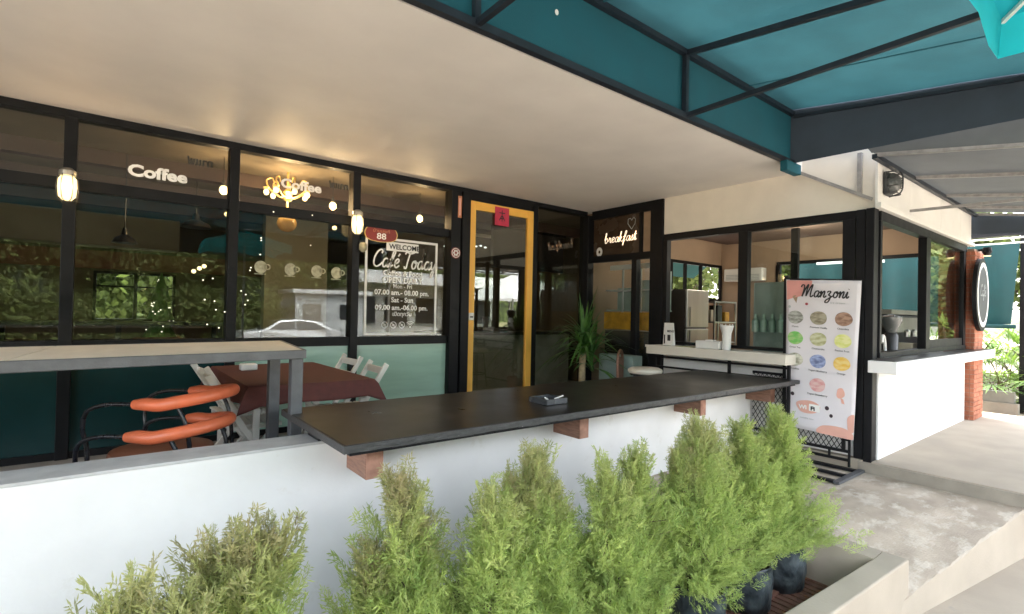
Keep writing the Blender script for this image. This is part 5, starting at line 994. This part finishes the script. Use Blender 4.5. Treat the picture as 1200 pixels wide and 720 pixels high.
# ================================================================== STREET BEHIND THE CAMERA (seen only as reflections)
car = thing('parked_car', 'silver hatchback parked across the street, mirrored in the cafe window', 'car', (6.7, -13.4, -.5))
prof = [(-2.15, .35), (-2.2, .62), (-2.05, .88), (-1.25, .98), (-.55, 1.38), (.25, 1.46), (1.15, 1.36), (1.85, .98), (2.15, .9), (2.2, .5), (2.12, .30), (-2.0, .28)]
def carsec(hw, s=1, top=1): return [(6.7 + a * s, hw, -.5 + b) for a, b in prof]
vs = []
for hw, ins in ((-.84, 0), (-.80, 0), (.80, 0), (.84, 0)):
    for a, b in prof: t_in = .16 * max(0, (b - .95) / .5) if True else 0; vs.append((6.7 + a, -13.4 + (hw - math.copysign(t_in, hw)), -.5 + b - (.03 if abs(hw) > .82 else 0)))
n = len(prof)
MB().add(vs, [tuple(range(n)), tuple(range(3 * n, 4 * n))[::-1]] + [(j * n + k, (j + 1) * n + k, (j + 1) * n + (k + 1) % n, j * n + (k + 1) % n) for j in range(3) for k in range(n)]).build('body', M['car_paint'], car, bevel=.03)
for s in (1, -1):
    for pts in ([(-1.0, 1.0), (-.5, 1.32), (.1, 1.38), (.1, 1.0)], [(.17, 1.0), (.17, 1.38), (.9, 1.33), (1.5, 1.03)]):
        yo = [-13.4 + s * (.845 - .16 * max(0, (b - .95) / .5)) for a, b in pts]; MB().add([(6.7 + a, yo[i], -.5 + b) for i, (a, b) in enumerate(pts)] + [(6.7 + a, yo[i] - s * .02, -.5 + b) for i, (a, b) in enumerate(pts)], [(0, 1, 2, 3), (7, 6, 5, 4), (0, 4, 5, 1), (1, 5, 6, 2), (2, 6, 7, 3), (3, 7, 4, 0)]).build('side_window', M['car_glass'], car)
    for a in (-1.35, 1.35):
        wv = MB().add([], []); c_ = (6.7 + a, -13.4 + s * .86, -.18); ty = MB().disc(c_, .32, .32, AX, AZ, s * .2, 24).build('wheel', M['rubber'], car); MB().disc((c_[0], c_[1] + s * .004, c_[2]), .19, .19, AX, AZ, s * .01, 18).build('rim', M['steel'], ty)
MB().add([(5.48, -14.1, .50), (5.48, -12.7, .50), (6.12, -12.8, .87), (6.12, -14.0, .87)], [(0, 1, 2, 3)]).build('windscreen', M['car_glass'], car)
ks = thing('kiosk', 'grey panelled kiosk with a pale roof across the street', 'kiosk', (9.5, -16.5, -.5))
MB().box(7.6, 11.4, -18, -15.6, -.44, 2.25).build('cabin', M['kiosk'], ks); MB().box(7.4, 11.6, -18.2, -15.3, 2.25, 2.45).build('roof', M['roof_sheet'], ks); MB().box(9.9, 10.8, -15.62, -15.57, .9, 1.7).build('hatch', M['car_glass'], ks); MB().box(8.0, 8.9, -15.62, -15.57, -.4, 1.7).build('door', M['steel'], ks)
tn = thing('gazebo_tent', 'white gazebo tent with a pointed roof across the street', 'tent', (16.5, -8.5, -.5))
MB().add([(14.3, -10.8, 2.1), (18.7, -10.8, 2.1), (18.7, -6.3, 2.1), (14.3, -6.3, 2.1), (16.5, -8.5, 3.6)], [(0, 1, 4), (1, 2, 4), (2, 3, 4), (3, 0, 4)]).build('roof', M['tent'], tn)
for a, b in ((14.35, -10.75), (18.65, -10.75), (18.65, -6.35), (14.35, -6.35)): MB().bar((a, b, -.5), (a, b, 2.1), .06).build('leg', M['steel'], tn)
MB().box(15.2, 16.4, -9.5, -8.9, -.5, .5).build('table', M['red_sheet'], tn)
sb = thing('shop_building', 'long pale shop building with a sheet metal awning across the street', 'building', (16, -24, -.5))
MB().box(10, 26, -28, -23, -.44, 3.9).build('wall', M['white_paint'], sb); MB().box(9.4, 26.5, -28.5, -20.8, 3.9, 4.15).build('awning', M['roof_sheet'], sb); MB().box(9.4, 26.5, -20.85, -20.75, 3.3, 3.9).build('sign_band', M['plastic_white'], sb)
for k in range(6):
    w_ = MB().box(10.8 + 2.5 * k, 12.6 + 2.5 * k, -23.03, -22.96, .5, 2.4).build('window', M['car_glass'], sb); MB().box(10.7 + 2.5 * k, 12.7 + 2.5 * k, -23.02, -22.9, .4, .5).build('sill', M['kiosk'], w_)
for k in range(4): MB().bar((10 + 5.2 * k, -21, -.44), (10 + 5.2 * k, -21, 3.9), .12).build('post', M['steel'], sb)
# broad-leaf trees
def leafclump(rnd):
    tri = []
    for k in range(26):
        c = rnd.normal(size=3) * .30; a = rnd.normal(size=3); a /= np.linalg.norm(a); b = np.cross(a, rnd.normal(size=3)); b /= np.linalg.norm(b); s = .09 + .05 * rnd.random(); tri += [(c - a * s, c + b * s * .55, c + a * s), (c - a * s, c + a * s, c - b * s * .55)]
    return np.array(tri)
LC = [leafclump(np.random.default_rng(50 + s)) for s in range(4)]
def tree(x, y, h, r_, label, seed, zb=-.44, n=420):
    rnd = np.random.default_rng(seed); c = thing('street_tree', label, 'tree', (x, y, zb), 'broad-leaf trees around the street')
    w_ = MB(); top = Vector((x, y, zb + h * .75)); w_.tube(spline([(x, y, zb), (x + .1, y, zb + h * .3), top]), [.16 - .012 * i for i in range(11)], 9)
    for k in range(7): a = rnd.random() * 6.28; w_.tube([(x + .05, y, zb + h * (.25 + .05 * k)), (x + r_ * .4 * math.cos(a), y + r_ * .4 * math.sin(a), zb + h * (.42 + .05 * k)), (x + r_ * .75 * math.cos(a), y + r_ * .75 * math.sin(a), zb + h * (.5 + .06 * k))], [.07, .05, .02], 6)
    w_.build('trunk', M['bark'], c, smooth=True)
    cen = []; lob = [(rnd.normal(size=3) * np.array([.5, .5, .32])) for _ in range(9)]
    for k in range(n):
        l = lob[k % 9]; d_ = rnd.normal(size=3); d_ /= np.linalg.norm(d_); p = (l + d_ * .42 * rnd.random() ** .4) * r_; cen.append(np.array([x, y, zb + h * .6]) + p * np.array([1, 1, h * .36 / r_]))
    me = foliage_mesh('crown', cen, [rnd.normal(size=3) for _ in cen], [.7 + .7 * rnd.random() for _ in cen], [min(1, max(0, rnd.normal(.5, .3))) for _ in cen], [max(0, rnd.normal(.1, .2)) for _ in cen], LC, seed)
    V0 = np.empty(len(me.vertices) * 3, np.float32); me.vertices.foreach_get('co', V0); V0 = V0.reshape(-1, 3) - np.array([x, y, zb], np.float32); me.vertices.foreach_set('co', V0.ravel()); me.update()
    o = link('crown', me, M['tree_leaf'], c); o['kind'] = 'stuff'; return c
TR_ = [(-9, -17, 8.5, 3.4), (-5, -18, 7.8, 3.4), (-1.5, -19, 7.5, 3.4), (2.0, -18.5, 8.4, 3.5), (5.2, -20.5, 8.2, 3.4), (9.0, -21.5, 8, 3.2), (13, -31, 8, 3.6), (20, -30, 9, 4), (27, -18, 7.5, 3.6), (30, -9, 7, 3.6), (24, -13, 5.5, 2.8), (28, -2, 7.5, 3.5), (20.5, 3.5, 6.5, 3.0), (19, 8, 7, 3.2), (17, 12, 7, 3.2), (1.5, 18.5, 4.6, 2.8), (-2, 18, 5, 2.8), (12.5, 10.5, 4.8, 2.4), (18.5, -1.5, 5, 2.2)]
ords = ['bushy tree at the far left of the row across the street', 'bushy tree across the street, second from the left of its row', 'round tree across the street mirrored left of the welcome border', 'broad tree across the street mirrored beside the car', 'low tree behind the parked car across the street', 'tree close beside the kiosk across the street', 'tall tree behind the left part of the shop building', 'tall tree behind the right part of the shop building', 'large tree at the street bend beyond the tent', 'large tree far down the street to the right', 'medium tree just beyond the white tent', 'tall tree down the street level with the booth', 'tree behind the palm shrubs beyond the brick column', 'tree behind the booth seen through its end window', 'tree behind the rear corner of the booth', 'tree seen through the bright back window of the cafe', 'left tree of the two behind the cafe back window', 'tree behind the rear window of the booth', 'small tree at the right behind the pergola posts']
for i, (a, b, c_, d_) in enumerate(TR_): tree(a, b, c_, d_, ords[i], 70 + i)
g = MB().box(-60, 90, -70.5, -70, -1, 9).build('far_tree_bank', mat('far_tree_bank', (.09, .12, .03), .95, col2=(.01, .02, .006), scale=1.2, bump=1, bscale=1.5, contrast=(.42, .6)), None); g['kind'] = 'structure'
g = MB().box(-14, 22, 16.5, 36, -.6, -.12).build('rear_garden', M['grass']); g['kind'] = 'structure'

for i, (a, b, c_, d_) in enumerate(((-8.5, -15.2, 2.6, 1.7), (-5.8, -15.6, 2.3, 1.7), (-3.2, -15.3, 2.8, 1.8), (-.6, -15.8, 2.4, 1.7), (2.0, -15.4, 2.7, 1.8), (4.6, -16.2, 2.4, 1.7))):
    bsh = tree(a, b, c_, d_, ('rounded roadside bush, leftmost of the row across the street', 'rounded roadside bush, second from the left across the street', 'tallest roadside bush across the street', 'rounded roadside bush, third from the right across the street', 'rounded roadside bush left of the parked car', 'rounded roadside bush behind the parked car')[i], 200 + i, zb=-.7, n=260)
    bsh.name = 'roadside_bush'; bsh['category'] = 'bush'; bsh['group'] = 'roadside bushes across the street'
